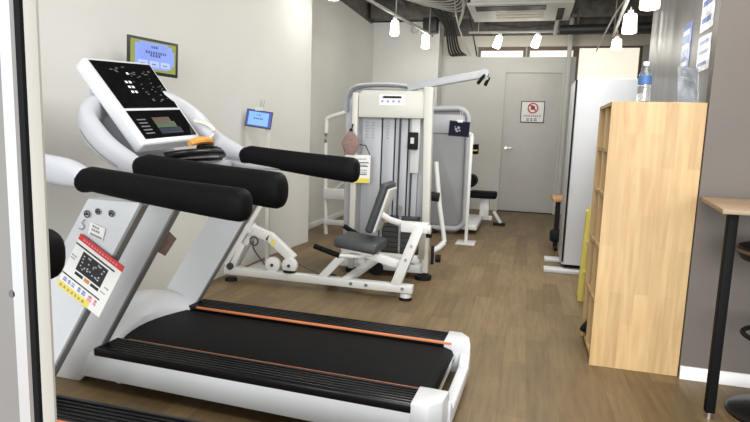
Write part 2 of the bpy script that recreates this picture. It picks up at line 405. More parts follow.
# near sliding door at the left edge of the view
lf = struct(MB().prism([(-0.60, 0.44), (-0.499, 0.44), (-0.502, 0.452), (-0.55, 0.48), (-0.60, 0.48)], 'z', 0.0, 2.3).build('door_2', 'leaf'))
MB().prism([(-0.4985, 0.44), (-0.4985, 0.4375), (-0.4845, 0.4375), (-0.4845, 0.442), (-0.50, 0.454)], 'z', 0.0, 2.3).build('edge_strip', 'alu', lf)
b_ = MB(); b_.cyl((-0.5005, 0.44, 1.027), (-0.5005, 0.4375, 1.027), 0.0042, n=14)
b_.build('screw', 'steel', lf)
struct(MB().prism([(-0.78, 0.597), (-0.645, 0.597), (-0.643, 0.6005), (-0.78, 0.6005)], 'z', 0.0, 2.3).build('gap_shade_strip', 'gasket'))  # flat black strip standing in for the shaded gap beside the jamb
struct(MB().prism([(-0.80, 0.601), (-0.622, 0.601), (-0.6235, 0.606), (-0.70, 0.66), (-0.80, 0.66)], 'z', 0.0, 2.3).build('trim_4', 'jamb'))
struct(MB().box(-3.2, -2.35, 0.661, 0.70, 0.0, 3.45).build('wall_front', 'wall'))

# ------------------------------------------------------------------ ceiling services
for i, (y0, y1, z0, m_) in enumerate(((5.9, 6.15, 3.2, 'beam'), (7.2, 7.35, 3.15, 'tanbeam'), (9.0, 9.25, 3.1, 'beam'))):
    tag(MB().box(-2.6, 2.9, y0, y1, z0, 3.45, 0.004).build('ceiling_beam', m_),
        ('dusty grey ceiling beam nearest the camera, partly behind the lamp track', 'tan ceiling beam crossing just in front of the air conditioner', 'dusty grey ceiling beam above the transom windows')[i], 'beam', 'ceiling beams')
for i, x in enumerate((-2.1, -0.9, 0.75, 1.5)):
    tag(MB().box(x, x + 0.09, 5.0, 9.7, 3.27, 3.44, 0.003).build('ceiling_joist', 'beam'),
        ('dark ceiling joist above the left lamp track', 'dark ceiling joist left of the air conditioner', 'dark ceiling joist right of the air conditioner', 'dark ceiling joist farthest right, above the big window')[i], 'joist', 'ceiling joists')
t = thing('air_duct', 'black round ventilation pipe running across the ceiling right of the air conditioner', 'duct', (1.4, 9.1, 2.88))
MB().cyl((0.35, 8.95, 2.86), (2.7, 8.95, 2.90), 0.07).build('pipe', 'darksteel', t)
for x in (0.6, 1.3, 2.0): MB().bar((x, 8.95, 2.92), (x, 8.95, 3.45), 0.012, 0.03, 0).build('hanger', 'beam', t)
# ceiling cassette
t = thing('air_conditioner', 'off-white ceiling cassette air conditioner with long outlet', 'air conditioner', (-0.22, 8.2, 2.98))
MB().box(-0.86, 0.42, 7.75, 8.75, 3.0, 3.27, 0.01).build('casing', 'acgrey', t)
MB().box(-0.90, 0.46, 7.7, 8.8, 2.965, 3.0, 0.008).build('grille_panel', 'acgrey', t)
MB().box(-0.80, 0.12, 7.80, 8.06, 2.958, 2.966).build('outlet', 'gasket', t)
MB().box(0.27, 0.36, 8.0, 8.7, 2.958, 2.966).build('outlet', 'gasket', t)
for k in range(3): MB().box(-0.55, 0.10, 8.16 + 0.17 * k, 8.28 + 0.17 * k, 2.955, 2.966, 0.003).build('louvre', 'lintel', t)
for x in (-0.7, 0.3):
    for y in (7.85, 8.65): MB().cyl((x, y, 3.27), (x, y, 3.45), 0.008, n=8).build('hanger_rod', 'steel', t)
MB().cyl((0.30, 8.75, 2.95), (0.28, 8.78, 2.76), 0.028).build('drain_pipe', 'track', t)
# lamp tracks
def track(a, b, label, drops):
    t = thing('lamp_track', label, 'lamp track', a, 'lamp tracks')
    MB().bar(a, b, 0.035, 0.03).build('rail', 'track', t)
    A, B = Vector(a), Vector(b)
    for f in drops: p = A.lerp(B, f); MB().cyl(p, (p.x, p.y, 3.45), 0.008, n=8).build('hanger_rod', 'track', t)
track((-2.0, 5.2, 2.72), (-1.555, 8.95, 2.80), 'slim grey lamp track along the left side of the ceiling', (0.1, 0.55, 0.95))
track((-1.0, 9.05, 2.86), (0.45, 9.05, 2.86), 'slim grey lamp track in front of the transom windows', (0.1, 0.9))
track((0.655, 3.75, 2.51), (1.055, 8.6, 2.70), 'slim grey lamp track on the right, over the white cabinet', (0.1, 0.5, 0.95))
def lamp(px, py, pz, top, r, hgt, label, tilt=(0, 0)):
    t = thing('spot_lamp', label, 'lamp', (px, py, pz), 'white glowing track lamps')
    A = Vector((px + tilt[0], py + tilt[1], pz + hgt)); B = Vector((px, py, pz))
    MB().cyl(B, A, r, r * 0.82, 18, 0.012).build('shade', 'lampglow', t)
    s_ = MB(); s_.cyl(A, (A.x, A.y, top - 0.016), 0.009, n=8); s_.cyl(A, A + Vector((0, 0, 0.04)), 0.03, n=12); s_.build('stem', 'whitesteel', t)
    l = bpy.data.lights.new('bulb', 'POINT'); l.energy = LAMP_W; l.color = (1, 0.965, 0.90); l.shadow_soft_size = 0.08
    lo = bpy.data.objects.new('bulb', l); C.objects.link(lo); lo.location = (px, py, pz - 0.10)
lamp(-1.97, 5.45, 2.54, 2.72, 0.062, 0.16, 'white lamp cut by the top of the picture, nearest on the left track')
lamp(-1.75, 7.2, 2.50, 2.75, 0.058, 0.18, 'middle white lamp of the left track, beside the round detector')
lamp(-1.60, 8.6, 2.555, 2.79, 0.062, 0.20, 'white lamp at the far end of the left track')
lamp(-0.57, 9.02, 2.62, 2.85, 0.060, 0.17, 'tilted white lamp in front of the left transom window', (0.05, 0))
lamp(0.00, 9.02, 2.625, 2.85, 0.060, 0.17, 'tilted white lamp in front of the right transom window', (0.05, 0))
lamp(1.02, 7.9, 2.41, 2.67, 0.065, 0.13, 'small white lamp in front of the big bright window')
lamp(0.935, 6.4, 2.345, 2.62, 0.072, 0.19, 'white lamp on the right track, between the other two of that track')
lamp(0.665, 3.85, 2.03, 2.50, 0.058, 0.15, 'white lamp nearest on the right track, over the oak shelf')
# cables
def cable(pts, r, m_, label, group='cables under the ceiling'):
    return tag(MB().tube(smooth_path(pts), r, 7).build('cable', m_), label, 'cable', group)
t = thing('cable_bundle', 'bundle of black cables coming down beside the wall corner onto the back partition', 'cables', (-1.4, 9.2, 2.64))
for k in range(5):
    MB().tube(smooth_path([(-1.75 + 0.05 * k, 8.3, 3.40), (-1.52 + 0.04 * k, 8.7, 3.14 + 0.03 * k), (-1.40 + 0.035 * k, 9.15, 2.98), (-1.37 + 0.04 * k, 9.6, 2.64 + 0.015 * k), (-1.30 + 0.05 * k, 9.70, 2.605)]), 0.016, 7).build('cable', 'cable', t)
for k in range(6):
    y = 7.6 + 0.18 * k
    cable([(-2.0, y, 3.40), (-1.75, y + 0.1, 3.08 + 0.03 * k), (-1.45, y - 0.05, 3.02 + 0.02 * k), (-1.1, y + 0.2, 3.12), (-0.95, y, 3.40)], 0.011, 'palecable',
          'pale cable in the loose loops hanging above the left lamp track')
cable([(-0.95, 8.85, 3.2), (-0.75, 8.88, 2.98), (-0.35, 8.9, 2.90), (0.15, 8.9, 2.91), (0.5, 8.85, 3.05)], 0.014, 'cable', 'black cable sagging below the air conditioner')
cable([(0.95, 5.3, 3.4), (0.98, 6.3, 2.9), (0.92, 7.6, 2.76), (0.93, 9.4, 2.62)], 0.01, 'palecable', 'thin pale cable running along the right lamp track')
cable([(0.62, 6.6, 2.86), (0.85, 6.6, 2.88), (1.05, 6.6, 2.92)], 0.012, 'palecable', 'short pale cable crossing to the right lamp track')
cable([(-1.22, 8.75, 3.42), (-1.20, 8.95, 3.10), (-1.14, 9.25, 2.86), (-1.06, 9.66, 2.68), (-1.02, 9.72, 2.60)], 0.011, 'palecable', 'pale loose cable just right of the black bundle, drooping onto the back partition', 'loose cables beside the bundle')
cable([(-1.02, 8.85, 3.42), (-1.0, 9.0, 3.12), (-0.97, 9.3, 2.92), (-0.94, 9.66, 2.70), (-0.92, 9.72, 2.60)], 0.011, 'cable', 'black loose cable ending beside the left transom window frame', 'loose cables beside the bundle')
cable([(-0.95, 7.4, 3.20), (-1.0, 8.2, 3.06), (-1.15, 8.92, 2.95)], 0.02, 'track', 'grey conduit slanting from the air conditioner to the cable bundle', 'conduits')
t = thing('dark_opening_box', 'black box put in for the dark opening at the top of the wall corner', 'box', (-1.62, 8.85, 3.02))  # solid black box in place of the shaded opening above the wall
MB().box(-1.73, -1.51, 9.0, 9.22, 2.88, 3.08, 0.01).build('dark_block', 'cable', t)
MB().box(-1.66, -1.58, 9.06, 9.16, 3.08, 3.10).build('bracket', 'beam', t)
t = thing('smoke_detector', 'small round white detector on the pale wall beside the lamp', 'detector', (-1.90, 9.29, 2.84))
MB().cyl((-1.905, 9.30, 2.965), (-1.905, 9.27, 2.965), 0.085, 0.08, 24, 0.008).build('base', 'cream', t)
MB().torus((-1.905, 9.268, 2.965), 0.055, 0.008, 'y').build('ring', 'track', t)
MB().cyl((-1.905, 9.27, 2.965), (-1.905, 9.25, 2.965), 0.03, n=16).build('sensor', 'acgrey', t)

# ------------------------------------------------------------------ treadmills
def treadmill(label, dx, dy, arms, rs, cx, rise, ctop, cdx, cdy, group='white running machines'):
    t = thing('treadmill', label, 'treadmill', (-1.25 + dx, 2.44 + dy, 0.0), group)
    X = lambda x: x + dx
    Y = lambda y: y + dy
    def V(p): return (p[0] + dx, p[1] + dy, p[2])
    # white side skirts with bevelled top, near and far
    for y0, y1 in ((2.015, 2.06), (2.82, 2.865)):
        MB().prism([(X(-1.95), 0.05), (X(-0.36), 0.045), (X(-0.36), 0.172), (X(-1.89), 0.172)], 'y', Y(y0), Y(y1), 0.008).build('side_skirt', 'white', t)
    # black ribbed foot rails
    for a, b_, s in ((2.012, 2.165, 1), (2.715, 2.868, -1)):
        m = MB(); m.box(X(-1.86), X(-0.36), Y(a), Y(b_), 0.160, 0.198, 0.006)
        for k in range(6): m.box(X(-1.85), X(-0.37), Y(a + 0.016 + 0.022 * k), Y(a + 0.024 + 0.022 * k), 0.197, 0.2015, 0.0015, 1)
        rl = m.build('foot_rail', 'blackgloss', t)
        q = Y(b_ + 0.004 if s > 0 else a - 0.004)
        e = MB().box(X(-1.80), X(-0.33), q - (0.0015 if s > 0 else 0.005), q + (0.0015 if s > 0 else 0.002), 0.188, 0.2 if s < 0 else 0.196, 0.001).build('orange_edge', 'orange', rl)
    # belt over its deck, with the rear roller
    m = MB(); m.prism([(X(-1.98), 0.176), (X(-0.36), 0.176), (X(-0.325), 0.165), (X(-0.31), 0.135), (X(-0.325), 0.105), (X(-0.36), 0.09), (X(-1.98), 0.09)], 'y', Y(2.178), Y(2.702), 0.004)
    m.build('running_belt', 'belt', t)
    MB().cyl((X(-0.335), Y(2.16), 0.125), (X(-0.335), Y(2.745), 0.125), 0.028).build('roller', 'steel', t)
    # white rear end piece: two corner caps joined by a low cross bar
    m = MB()
    m.prism([(X(-0.37), Y(2.01)), (X(-0.30), Y(2.01)), (X(-0.255), Y(2.07)), (X(-0.245), Y(2.17)), (X(-0.29), Y(2.172)), (X(-0.37), Y(2.172))], 'z', 0.05, 0.205, 0.008)
    m.prism([(X(-0.37), Y(2.87)), (X(-0.30), Y(2.87)), (X(-0.255), Y(2.81)), (X(-0.235), Y(2.70)), (X(-0.285), Y(2.708)), (X(-0.37), Y(2.708))], 'z', 0.05, 0.205, 0.008)
    m.prism([(Y(2.15), 0.05), (Y(2.73), 0.05), (Y(2.72), 0.17), (Y(2.66), 0.105), (Y(2.22), 0.105), (Y(2.16), 0.17)], 'x', X(-0.285), X(-0.235), 0.006)
    m.build('rear_cap', 'white', t)
    # motor hood with a rear edge bowed forward
    b = bmesh.new(); rows = []
    prof = [(-1.80, 0.185), (-1.84, 0.215), (-1.92, 0.262), (-2.02, 0.285), (-2.14, 0.275), (-2.24, 0.20), (-2.26, 0.06)]
    nY = 13
    for i, (px, pz) in enumerate(prof):
        row = []
        for k in range(nY):
            f = k / (nY - 1); y = 2.06 + 0.76 * f
            bow = 0.12 * math.sin(PI * f) * max(0, 1 - i / 3.0)
            edge = 1 - 0.25 * abs(2 * f - 1) ** 4
            row.append(b.verts.new((X(px - bow), Y(y), 0.06 + (pz - 0.06) * (edge if i else 1))))
        rows.append(row)
    base = [b.verts.new((v.co.x, v.co.y, 0.05)) for v in rows[0]]
    rows = [base] + rows
    for r0, r1 in zip(rows, rows[1:]):
        for k in range(nY - 1): b.faces.new((r0[k], r0[k + 1], r1[k + 1], r1[k]))
    for k in (0, nY - 1): b.faces.new([r_[k] for r_ in rows])
    b.faces.new([v for v in base] + [rows[-1][k] for k in range(nY - 1, -1, -1)])
    bmesh.ops.recalc_face_normals(b, faces=b.faces)
    m = MB(); m._merge(b); m.build('motor_hood', 'white', t)
    # chassis, feet and wheels
    m = MB(); m.box(X(-2.2), X(-0.45), Y(2.09), Y(2.79), 0.045, 0.09); m.build('chassis', 'gasket', t)
    for x, y in ((-0.42, 2.10), (-0.42, 2.78)): MB().cyl((X(x), Y(y), 0), (X(x), Y(y), 0.06), 0.03, n=16).build('foot', 'gasket', t)
    for y in (2.11, 2.75): MB().cyl((X(-1.80), Y(y - 0.015), 0.03), (X(-1.80), Y(y + 0.015), 0.03), 0.03, n=18).build('transport_wheel', 'plate', t)
    # slanted columns
    for y0, s in ((2.045, -1), (2.775, 1)):
        y1 = y0 + 0.05
        CX = lambda x: X(x + cdx)
        y0 += cdy * s; y1 += cdy * s
        xt = -1.955 + 0.6186 * (ctop - 0.03)
        pts = [(CX(-2.195), 0.0), (CX(-1.985), 0.0), (CX(-1.955), 0.03), (CX(xt), ctop), (CX(xt - 0.22), ctop), (CX(-2.21), 0.03)]
        c = MB().prism(pts, 'y', Y(y0), Y(y1), 0.008).build('column', 'white', t)
        m = MB(); m.bar((CX(-1.949), Y(y0 + 0.025), 0.045), (CX(xt - 0.004), Y(y0 + 0.025), ctop - 0.008), 0.04, 0.014, 0.003); m.build('grey_strip', 'colgrey', c)
    # arms: a white swoosh from behind the console and a black padded grip
    for key in ('near', 'far'):
        yb, xs, xe, zs, ze = arms[key]
        s = 1 if key == 'near' else -1
        k = rs * (1.14 if key == 'near' and rise == 1.0 else 1.0)
        xa = xs + 1.66 + cx * 0.6
        pw = smooth_path([V((-2.06 + cx, yb + s * 0.34, zs + 0.295 * rise)), V((-2.03 + xa + cx * 0.4, yb + s * 0.16, zs + 0.26 * rise)), V((-1.965 + xa, yb + s * 0.03, zs + 0.185 * rise)), V((-1.85 + xa * 0.8, yb, zs + 0.085 * rise)), V((xs - 0.06, yb, zs + 0.012)), V((xs + 0.02, yb, zs - 0.008))])
        rw = lerp_r([(0.03, 0.05), (0.04, 0.062), (0.040, 0.062), (0.040, 0.056), (0.04, 0.050), (0.030, 0.034)])
        a = MB().loft(pw, rw, 16, sq=0.8).build('arm', 'lilac', t)
        m = MB(); m.tube([p + Vector((0.0, -s * 0.043 if key == 'near' else 0.0, -0.028)) for p in pw[8:24]], 0.003, 5); m.build('seam', 'colgrey', a)
        L = xe - xs
        fs = [0, 0.015, 0.04, 0.08, 0.15, 0.25, 0.35, 0.5, 0.65, 0.8, 0.9, 0.955, 0.98, 0.993, 1]
        pb = []; rb = []
        for f in fs:
            g = min(1, f / 0.95); zz = zs + (ze - zs) * (1.25 * g - 0.25 * g * g)
            pb.append(V((xs + L * f, yb, zz - 0.02 * (1 - min(1, f / 0.08)))))
            e = 1 if f < 0.955 else {0.955: 0.98, 0.98: 0.86, 0.993: 0.66, 1: 0.42}[f]
            st_ = {0: 0.80, 0.015: 0.92, 0.04: 0.97}.get(f, 1)
            rb.append(((0.043 + 0.008 * g) * k * e * st_, (0.050 + 0.016 * g) * k * e * st_))
        MB().loft(pb, rb, 18, sq=0.85).build('grip', 'black', t)
        if rise == 1.0 and key == 'far': MB().loft([V((xs - 0.1, yb, zs - 0.05)), V((xs + 0.1, yb, zs - 0.065)), V((xs + 0.28, yb, zs - 0.07))], [(0.03, 0.03), (0.036, 0.02), (0.03, 0.012)], 12).build('arm_underside', 'lilac', t)
    # console: tilted slab with two black screens
    if True:
        yc = 2.455; X0, V0 = X, V
        X = lambda x: X0(x + cx)
        V = lambda p: V0((p[0] + cx, p[1], p[2]))
        TL = Vector(V((-2.05, yc - 0.195, 1.515))); TR = Vector(V((-2.05, yc + 0.24, 1.545)))
        BL = Vector(V((-1.745, yc - 0.195, 1.125))); BR = Vector(V((-1.745, yc + 0.23, 1.145)))
        u = (TR - TL).normalized(); v = (TL - BL).normalized(); v = (v - u * v.dot(u)).normalized(); n = u.cross(v).normalized()
        Hc = (TL - BL).length; Wb = (BR - BL).length
        if n.x < 0: n = -n
        def slab(poly, d0, d1, bev):
            b = bmesh.new()
            lo = [b.verts.new(BL + u * a + v * c + n * d0) for a, c in poly]; hi = [b.verts.new(BL + u * a + v * c + n * d1) for a, c in poly]
            b.faces.new(lo); b.faces.new(hi[::-1]); k_ = len(poly)
            for i in range(k_): b.faces.new((lo[i], hi[i], hi[(i + 1) % k_], lo[(i + 1) % k_]))
            bmesh.ops.recalc_face_normals(b, faces=b.faces)
            if bev: bmesh.ops.bevel(b, geom=b.edges[:], offset=bev, segments=3, affect='EDGES', profile=0.5, clamp_overlap=True)
            m = MB(); m._merge(b); return m
        cs = slab([(-0.022, 0.0), (Wb + 0.012, 0.0), (Wb + 0.018, Hc), (Wb + 0.0, Hc + 0.02), (-0.012, Hc + 0.02), (-0.030, Hc)], -0.07, 0.0, 0.014).build('console', 'white', t)
        hs = 0.40 * Hc
        up_ = slab([(0.012, hs + 0.012), (Wb - 0.012, hs + 0.012), (Wb - 0.002, Hc - 0.002), (0.002, Hc - 0.002)], -0.002, 0.003, 0).build('display_panel', 'glass', cs)
        lw_ = slab([(0.014, 0.03), (Wb - 0.014, 0.03), (Wb - 0.012, hs - 0.004), (0.012, hs - 0.004)], -0.002, 0.003, 0).build('screen', 'glass', cs)
        def dots(lst, d, name, m_, par):
            m = MB()
            for a, c, wa, hc in lst: m.quad(BL + n * d, u, v, a - wa / 2, a + wa / 2, c - hc / 2, c + hc / 2, 0.0006 if (u.cross(v)).dot(n) > 0 else -0.0006)
            return m.build(name, m_, par, False)
        dots([(0.15 + 0.026 * i - 0.002 * j, hs + 0.17 - 0.03 * j, 0.015, 0.013) for j in range(3) for i in range(2)] + [(0.2, hs + 0.225, 0.014, 0.012)], 0.0032, 'button_light', 'led', up_)
        rnd = random.Random(3)
        dots([(rnd.uniform(0.2, 0.40), hs + rnd.uniform(0.05, 0.25), rnd.uniform(0.006, 0.016), rnd.uniform(0.003, 0.006)) for _ in range(34)] + [(rnd.uniform(0.06, 0.30), hs + rnd.uniform(0.22, 0.28), 0.02, 0.005) for _ in range(8)], 0.0032, 'printed_symbol', 'ledgrey', up_)
        dots([(0.215, 0.135, 0.13, 0.03)], 0.0032, 'chart_area', 'chart2', lw_)
        dots([(0.225, 0.105, 0.15, 0.034)], 0.0032, 'chart_area', 'chart1', lw_)
        dots([(0.235, 0.068, 0.17, 0.035)], 0.0032, 'chart_area', 'chart3', lw_)
        dots([(0.07, 0.06 + 0.02 * i, 0.06, 0.007) for i in range(5)], 0.0032, 'screen_text', 'ledgrey', lw_)
        # neck behind, tray below
        MB().loft([V((-2.10, yc, 1.38)), V((-2.06, yc, 1.22)), V((-1.92, yc, 1.06))], [(0.18, 0.05), (0.24, 0.07), (0.26, 0.04)], 16, up=(1, 0, 0)).build('neck', 'lilac', t)
        MB().box(X(-1.86), X(-1.60), Y(yc - 0.31), Y(yc + 0.31), 0.995, 1.045, 0.012).build('tray', 'lilac', t)
        MB().box(X(-1.74), X(-1.62), Y(yc - 0.24), Y(yc + 0.25), 1.044, 1.062, 0.006).build('tray_recess', 'blackgloss', t)
        g = MB(); g.loft(smooth_path([V((-1.63, yc - 0.22, 1.075)), V((-1.57, yc - 0.15, 1.09)), V((-1.55, yc, 1.095)), V((-1.57, yc + 0.14, 1.09)), V((-1.60, yc + 0.21, 1.075))]), [0.02] * 25, 10)
        g = g.build('sensor_bar', 'blackgloss', t)
        lp = MB(); lp.tube(smooth_path([V((-1.76, yc + 0.26, 1.12)), V((-1.70, yc + 0.285, 1.19)), V((-1.735, yc + 0.27, 1.235)), V((-1.80, yc + 0.25, 1.25))]), 0.014, 8); lp.build('hook', 'cream', t)
    return t
T1 = treadmill('white treadmill in the middle, with black lit console, orange belt edge and black padded arms', 0, 0,
               dict(near=(2.10, -1.66, -0.945, 1.037, 0.968), far=(2.82, -1.57, -0.88, 1.08, 1.02)), 1.02, 0.0, 1.0, 0.955, 0.0, 0.0)
T2 = treadmill('white treadmill nearest the camera, mostly behind the door frame, notice on its column', 0.19, -1.26,
               dict(near=(2.18, -1.72, -1.12, 1.0, 0.93), far=(2.87, -1.70, -1.04, 1.025, 0.965)), 0.86, -0.30, 0.45, 0.95, -0.065, 0.094)
T1.rotation_euler = (0, 0, -0.038); T1.location.x += 0.025; T1.location.y -= 0.02
t = thing('amber_clip', 'amber and black clip lying on the sensor bar under the treadmill console', 'clip', (-1.55, 2.47, 1.11))
m = MB(); m.loft(smooth_path([(-1.565, 2.36, 1.135), (-1.55, 2.41, 1.15), (-1.545, 2.48, 1.15), (-1.555, 2.53, 1.135)]), lerp_r([(0.02, 0.012), (0.028, 0.02), (0.028, 0.02), (0.018, 0.012)]), 10)
m.build('body', 'amber', t)
m = MB(); m.loft([(-1.545, 2.40, 1.118), (-1.535, 2.47, 1.12), (-1.545, 2.60, 1.105)], [0.012, 0.018, 0.01], 8); m.build('jaw', 'blackgloss', t)

# notice taped to the near treadmill column
def sheet(TLc, TRc, BLc, off):
    TLc, TRc, BLc = Vector(TLc), Vector(TRc), Vector(BLc)
    u = (TRc - TLc); W_ = u.length; u.normalize(); v = (TLc - BLc); v = v - u * v.dot(u); H_ = v.length; v.normalize()
    return BLc + off, u, v, W_, H_
yn = 1.598
o0, u, v, W_, H_ = sheet((-1.497, yn, 0.822), (-1.318, yn, 0.718), (-1.616, yn, 0.628), Vector((0, 0, 0)))
t = thing('paper_notice', 'white paper notice with red top band and yellow foot taped to the nearest treadmill column', 'notice', tuple(o0))
def nq(name, m_, lst, tt):
    m = MB()
    for a0, a1, c0, c1 in lst: m.quad(o0, u, v, a0 * W_, a1 * W_, c0 * H_, c1 * H_, tt)
    return m.build(name, m_, t, False)
nq('sheet', 'paper', [(0, 1, 0, 1)], 0.002)
nq('red_band', 'red', [(0.0, 1.0, 0.90, 1.0)], 0.003)
nq('yellow_band', 'yellowpaper', [(0.0, 0.72, 0.0, 0.11)], 0.003)
nq('rule_line', 'ink', [(0.0, 0.88, 0.815, 0.84), (0.0, 0.86, 0.25, 0.272)], 0.003)
pl = nq('picture', 'ink', [(0.20, 0.77, 0.44, 0.78), (0.22, 0.40, 0.36, 0.41), (0.58, 0.76, 0.36, 0.41)], 0.003)
nq('orange_key', 'amber', [(0.43, 0.55, 0.355, 0.415)], 0.003)
rr = random.Random(5)
nq('picture_detail', 'posterpale', [(x, x + 0.03, y, y + 0.022) for x, y in [(rr.uniform(0.24, 0.7), rr.uniform(0.48, 0.74)) for _ in range(26)]], 0.0034)
m = MB(); dashes(m, o0, u, v, 0.06 * W_, 0.36 * W_, 0.18 * H_, 0.018, 0.003); dashes(m, o0, u, v, 0.40 * W_, 0.62 * W_, 0.18 * H_, 0.02, 0.003); m.build('blue_lettering', 'blueink', t, False)
m = MB(); dashes(m, o0, u, v, 0.64 * W_, 0.84 * W_, 0.17 * H_, 0.024, 0.003); m.build('pink_lettering', 'pinkink', t, False)
m = MB(); dashes(m, o0, u, v, 0.10 * W_, 0.9 * W_, 0.95 * H_, 0.009, 0.0036, 0.6); m.build('white_lettering', 'pinkink', t, False)
m = MB(); dashes(m, o0, u, v, 0.05 * W_, 0.64 * W_, 0.055 * H_, 0.011, 0.0036, 0.8)
dashes(m, o0, u, v, 0.02 * W_, 0.14 * W_, 0.62 * H_, 0.006, 0.003); dashes(m, o0, u, v, 0.02 * W_, 0.12 * W_, 0.57 * H_, 0.005, 0.003)
dashes(m, o0, u, v, 0.84 * W_, 0.95 * W_, 0.50 * H_, 0.006, 0.003); dashes(m, o0, u, v, 0.80 * W_, 0.92 * W_, 0.40 * H_, 0.005, 0.003); m.build('small_lettering', 'greyink', t, False)
# round stickers and the small print on the same column
for i, (x, z, r_) in enumerate(((-1.478, 0.895, 0.015), (-1.432, 0.907, 0.012), (-1.376, 0.904, 0.013))):
    t = thing('sticker', ('leftmost grey round sticker on the nearest treadmill column', 'middle grey sticker at the top of the nearest treadmill column', 'right-hand grey sticker on the nearest treadmill column')[i], 'sticker', (x, 1.601, z), 'three grey stickers under the black arm')
    m = MB(); m.cyl((x, 1.6045, z), (x, 1.602, z), r_ * 0.95, n=18); m.build('backing', 'plate', t)
    m = MB(); m.torus((x, 1.602, z), r_ * 0.75, 0.0022, 'y', 18); m.box(x - r_ * 0.5, x + r_ * 0.5, 1.600, 1.602, z - 0.004, z + 0.002); m.box(x - 0.003, x + 0.003, 1.600, 1.602, z, z + r_ * 0.5); m.build('symbol', 'ink', t)
t = thing('rating_label', 'small printed label with black underline above the notice on the nearest treadmill column', 'label', (-1.445, 1.601, 0.83))
o2, u2, v2 = (-1.475, 1.6045, 0.835), Vector((0.9, 0, -0.30)).normalized(), Vector((0.30, 0, 0.9)).normalized()
MB().quad(o2, u2, v2, 0, 0.065, -0.012, 0.035, 0.0015).build('backing', 'paper', t)
m = MB(); m.quad(o2, u2, v2, 0.01, 0.06, -0.009, -0.002, 0.003); dashes(m, o2, u2, v2, 0.012, 0.05, 0.012, 0.008, 0.003); dashes(m, o2, u2, v2, 0.012, 0.045, 0.025, 0.008, 0.003); m.build('print', 'greyink', t)
t = thing('swirl_mark', 'thin grey curl printed left of the small label on the nearest treadmill column', 'mark', (-1.50, 1.601, 0.85))
m = MB(); m.tube(smooth_path([(-1.487, 1.602, 0.875), (-1.50, 1.602, 0.862), (-1.492, 1.602, 0.85), (-1.503, 1.602, 0.838), (-1.515, 1.602, 0.842)]), 0.0018, 5); m.build('stroke', 'greyink', t)
# second paper on the middle treadmill, seen from behind
tag(MB().prism([(-1.565, 0.775), (-1.49, 0.715), (-1.55, 0.63), (-1.61, 0.655)], 'y', 2.135, 2.138).build('folded_notice', 'plush'), 'dull red paper notice showing behind the middle treadmill column', 'notice')

# ------------------------------------------------------------------ tablets
def tablet(name, label, ctr, yaw, roll, tw, th, build_ui, holder, group='small wall and stand screens', tilt=0):
    base = Matrix.Rotation(yaw, 3, 'Z') @ Matrix.Rotation(tilt, 3, 'X') @ Matrix.Rotation(roll, 3, 'Y')
    u = base @ Vector((1, 0, 0)); v = base @ Vector((0, 0, 1)); n = base @ Vector((0, -1, 0))
    t = thing(name, label, 'tablet', ctr, group); c = Vector(ctr)
    m = MB(); m.box(c.x - tw / 2, c.x + tw / 2, c.y, c.y + 0.012, c.z - th / 2, c.z + th / 2, 0.004, 2, base, ctr); m.build('casing', 'cable', t)
    o = c - u * tw / 2 - v * th / 2 + n * 0.0003
    build_ui(t, o, u, v, tw, th)
    holder(t, c, u, v, n)
    return t
def ui_yellow(t, o, u, v, W, H):
    def q(nm, m_, lst, tt): 
        m = MB()
        for a0, a1, c0, c1 in lst: m.quad(o, u, v, a0 * W, a1 * W, c0 * H, c1 * H, tt)
        return m.build(nm, m_, t, False)
    q('display', 'screengreen', [(0.055, 0.945, 0.09, 0.92)], 0.001)
    q('message_bubble', 'screen', [(0.14, 0.86, 0.20, 0.84), (0.22, 0.78, 0.16, 0.89), (0.86, 0.91, 0.3, 0.72)], 0.0018)
    q('key', 'screenkey', [(0.20, 0.38, 0.22, 0.38), (0.42, 0.60, 0.22, 0.38), (0.64, 0.82, 0.22, 0.38)], 0.0024)
    m = MB()
    dashes(m, o, u, v, 0.34 * W, 0.74 * W, 0.62 * H, 0.015, 0.0026); dashes(m, o, u, v, 0.43 * W, 0.65 * W, 0.54 * H, 0.015, 0.0026); dashes(m, o, u, v, 0.45 * W, 0.60 * W, 0.77 * H, 0.013, 0.0026)
    for a in (0.24, 0.46, 0.68): dashes(m, o, u, v, a * W, (a + 0.1) * W, 0.29 * H, 0.009, 0.003)
    m.build('lettering', 'ink', t, False)
def ui_blue(t, o, u, v, W, H):
    MB().quad(o, u, v, 0.03 * W, 0.97 * W, 0.05 * H, 0.95 * H, 0.001).build('display', 'screendeep', t, False)
    MB().quad(o, u, v, 0.10 * W, 0.86 * W, 0.12 * H, 0.88 * H, 0.0018).build('message_panel', 'screenbright', t, False)
    m = MB(); dashes(m, o, u, v, 0.3 * W, 0.66 * W, 0.52 * H, 0.014, 0.0024); dashes(m, o, u, v, 0.4 * W, 0.60 * W, 0.72 * H, 0.009, 0.0024); m.build('lettering', 'ink', t, False)
def ui_dark(t, o, u, v, W, H):
    MB().quad(o, u, v, 0.04 * W, 0.96 * W, 0.06 * H, 0.94 * H, 0.001).build('display', 'darkscreen', t, False)
    m = MB()
    for a, c, d in ((0.34, 0.45, 0.05), (0.46, 0.55, 0.06), (0.40, 0.33, 0.05), (0.52, 0.38, 0.04), (0.30, 0.60, 0.03)): m.quad(o, u, v, (a - d) * W, (a + d) * W, (c - d) * H, (c + d * 1.4) * H, 0.0018)
    m.build('dim_figures', 'screenlow', t, False)
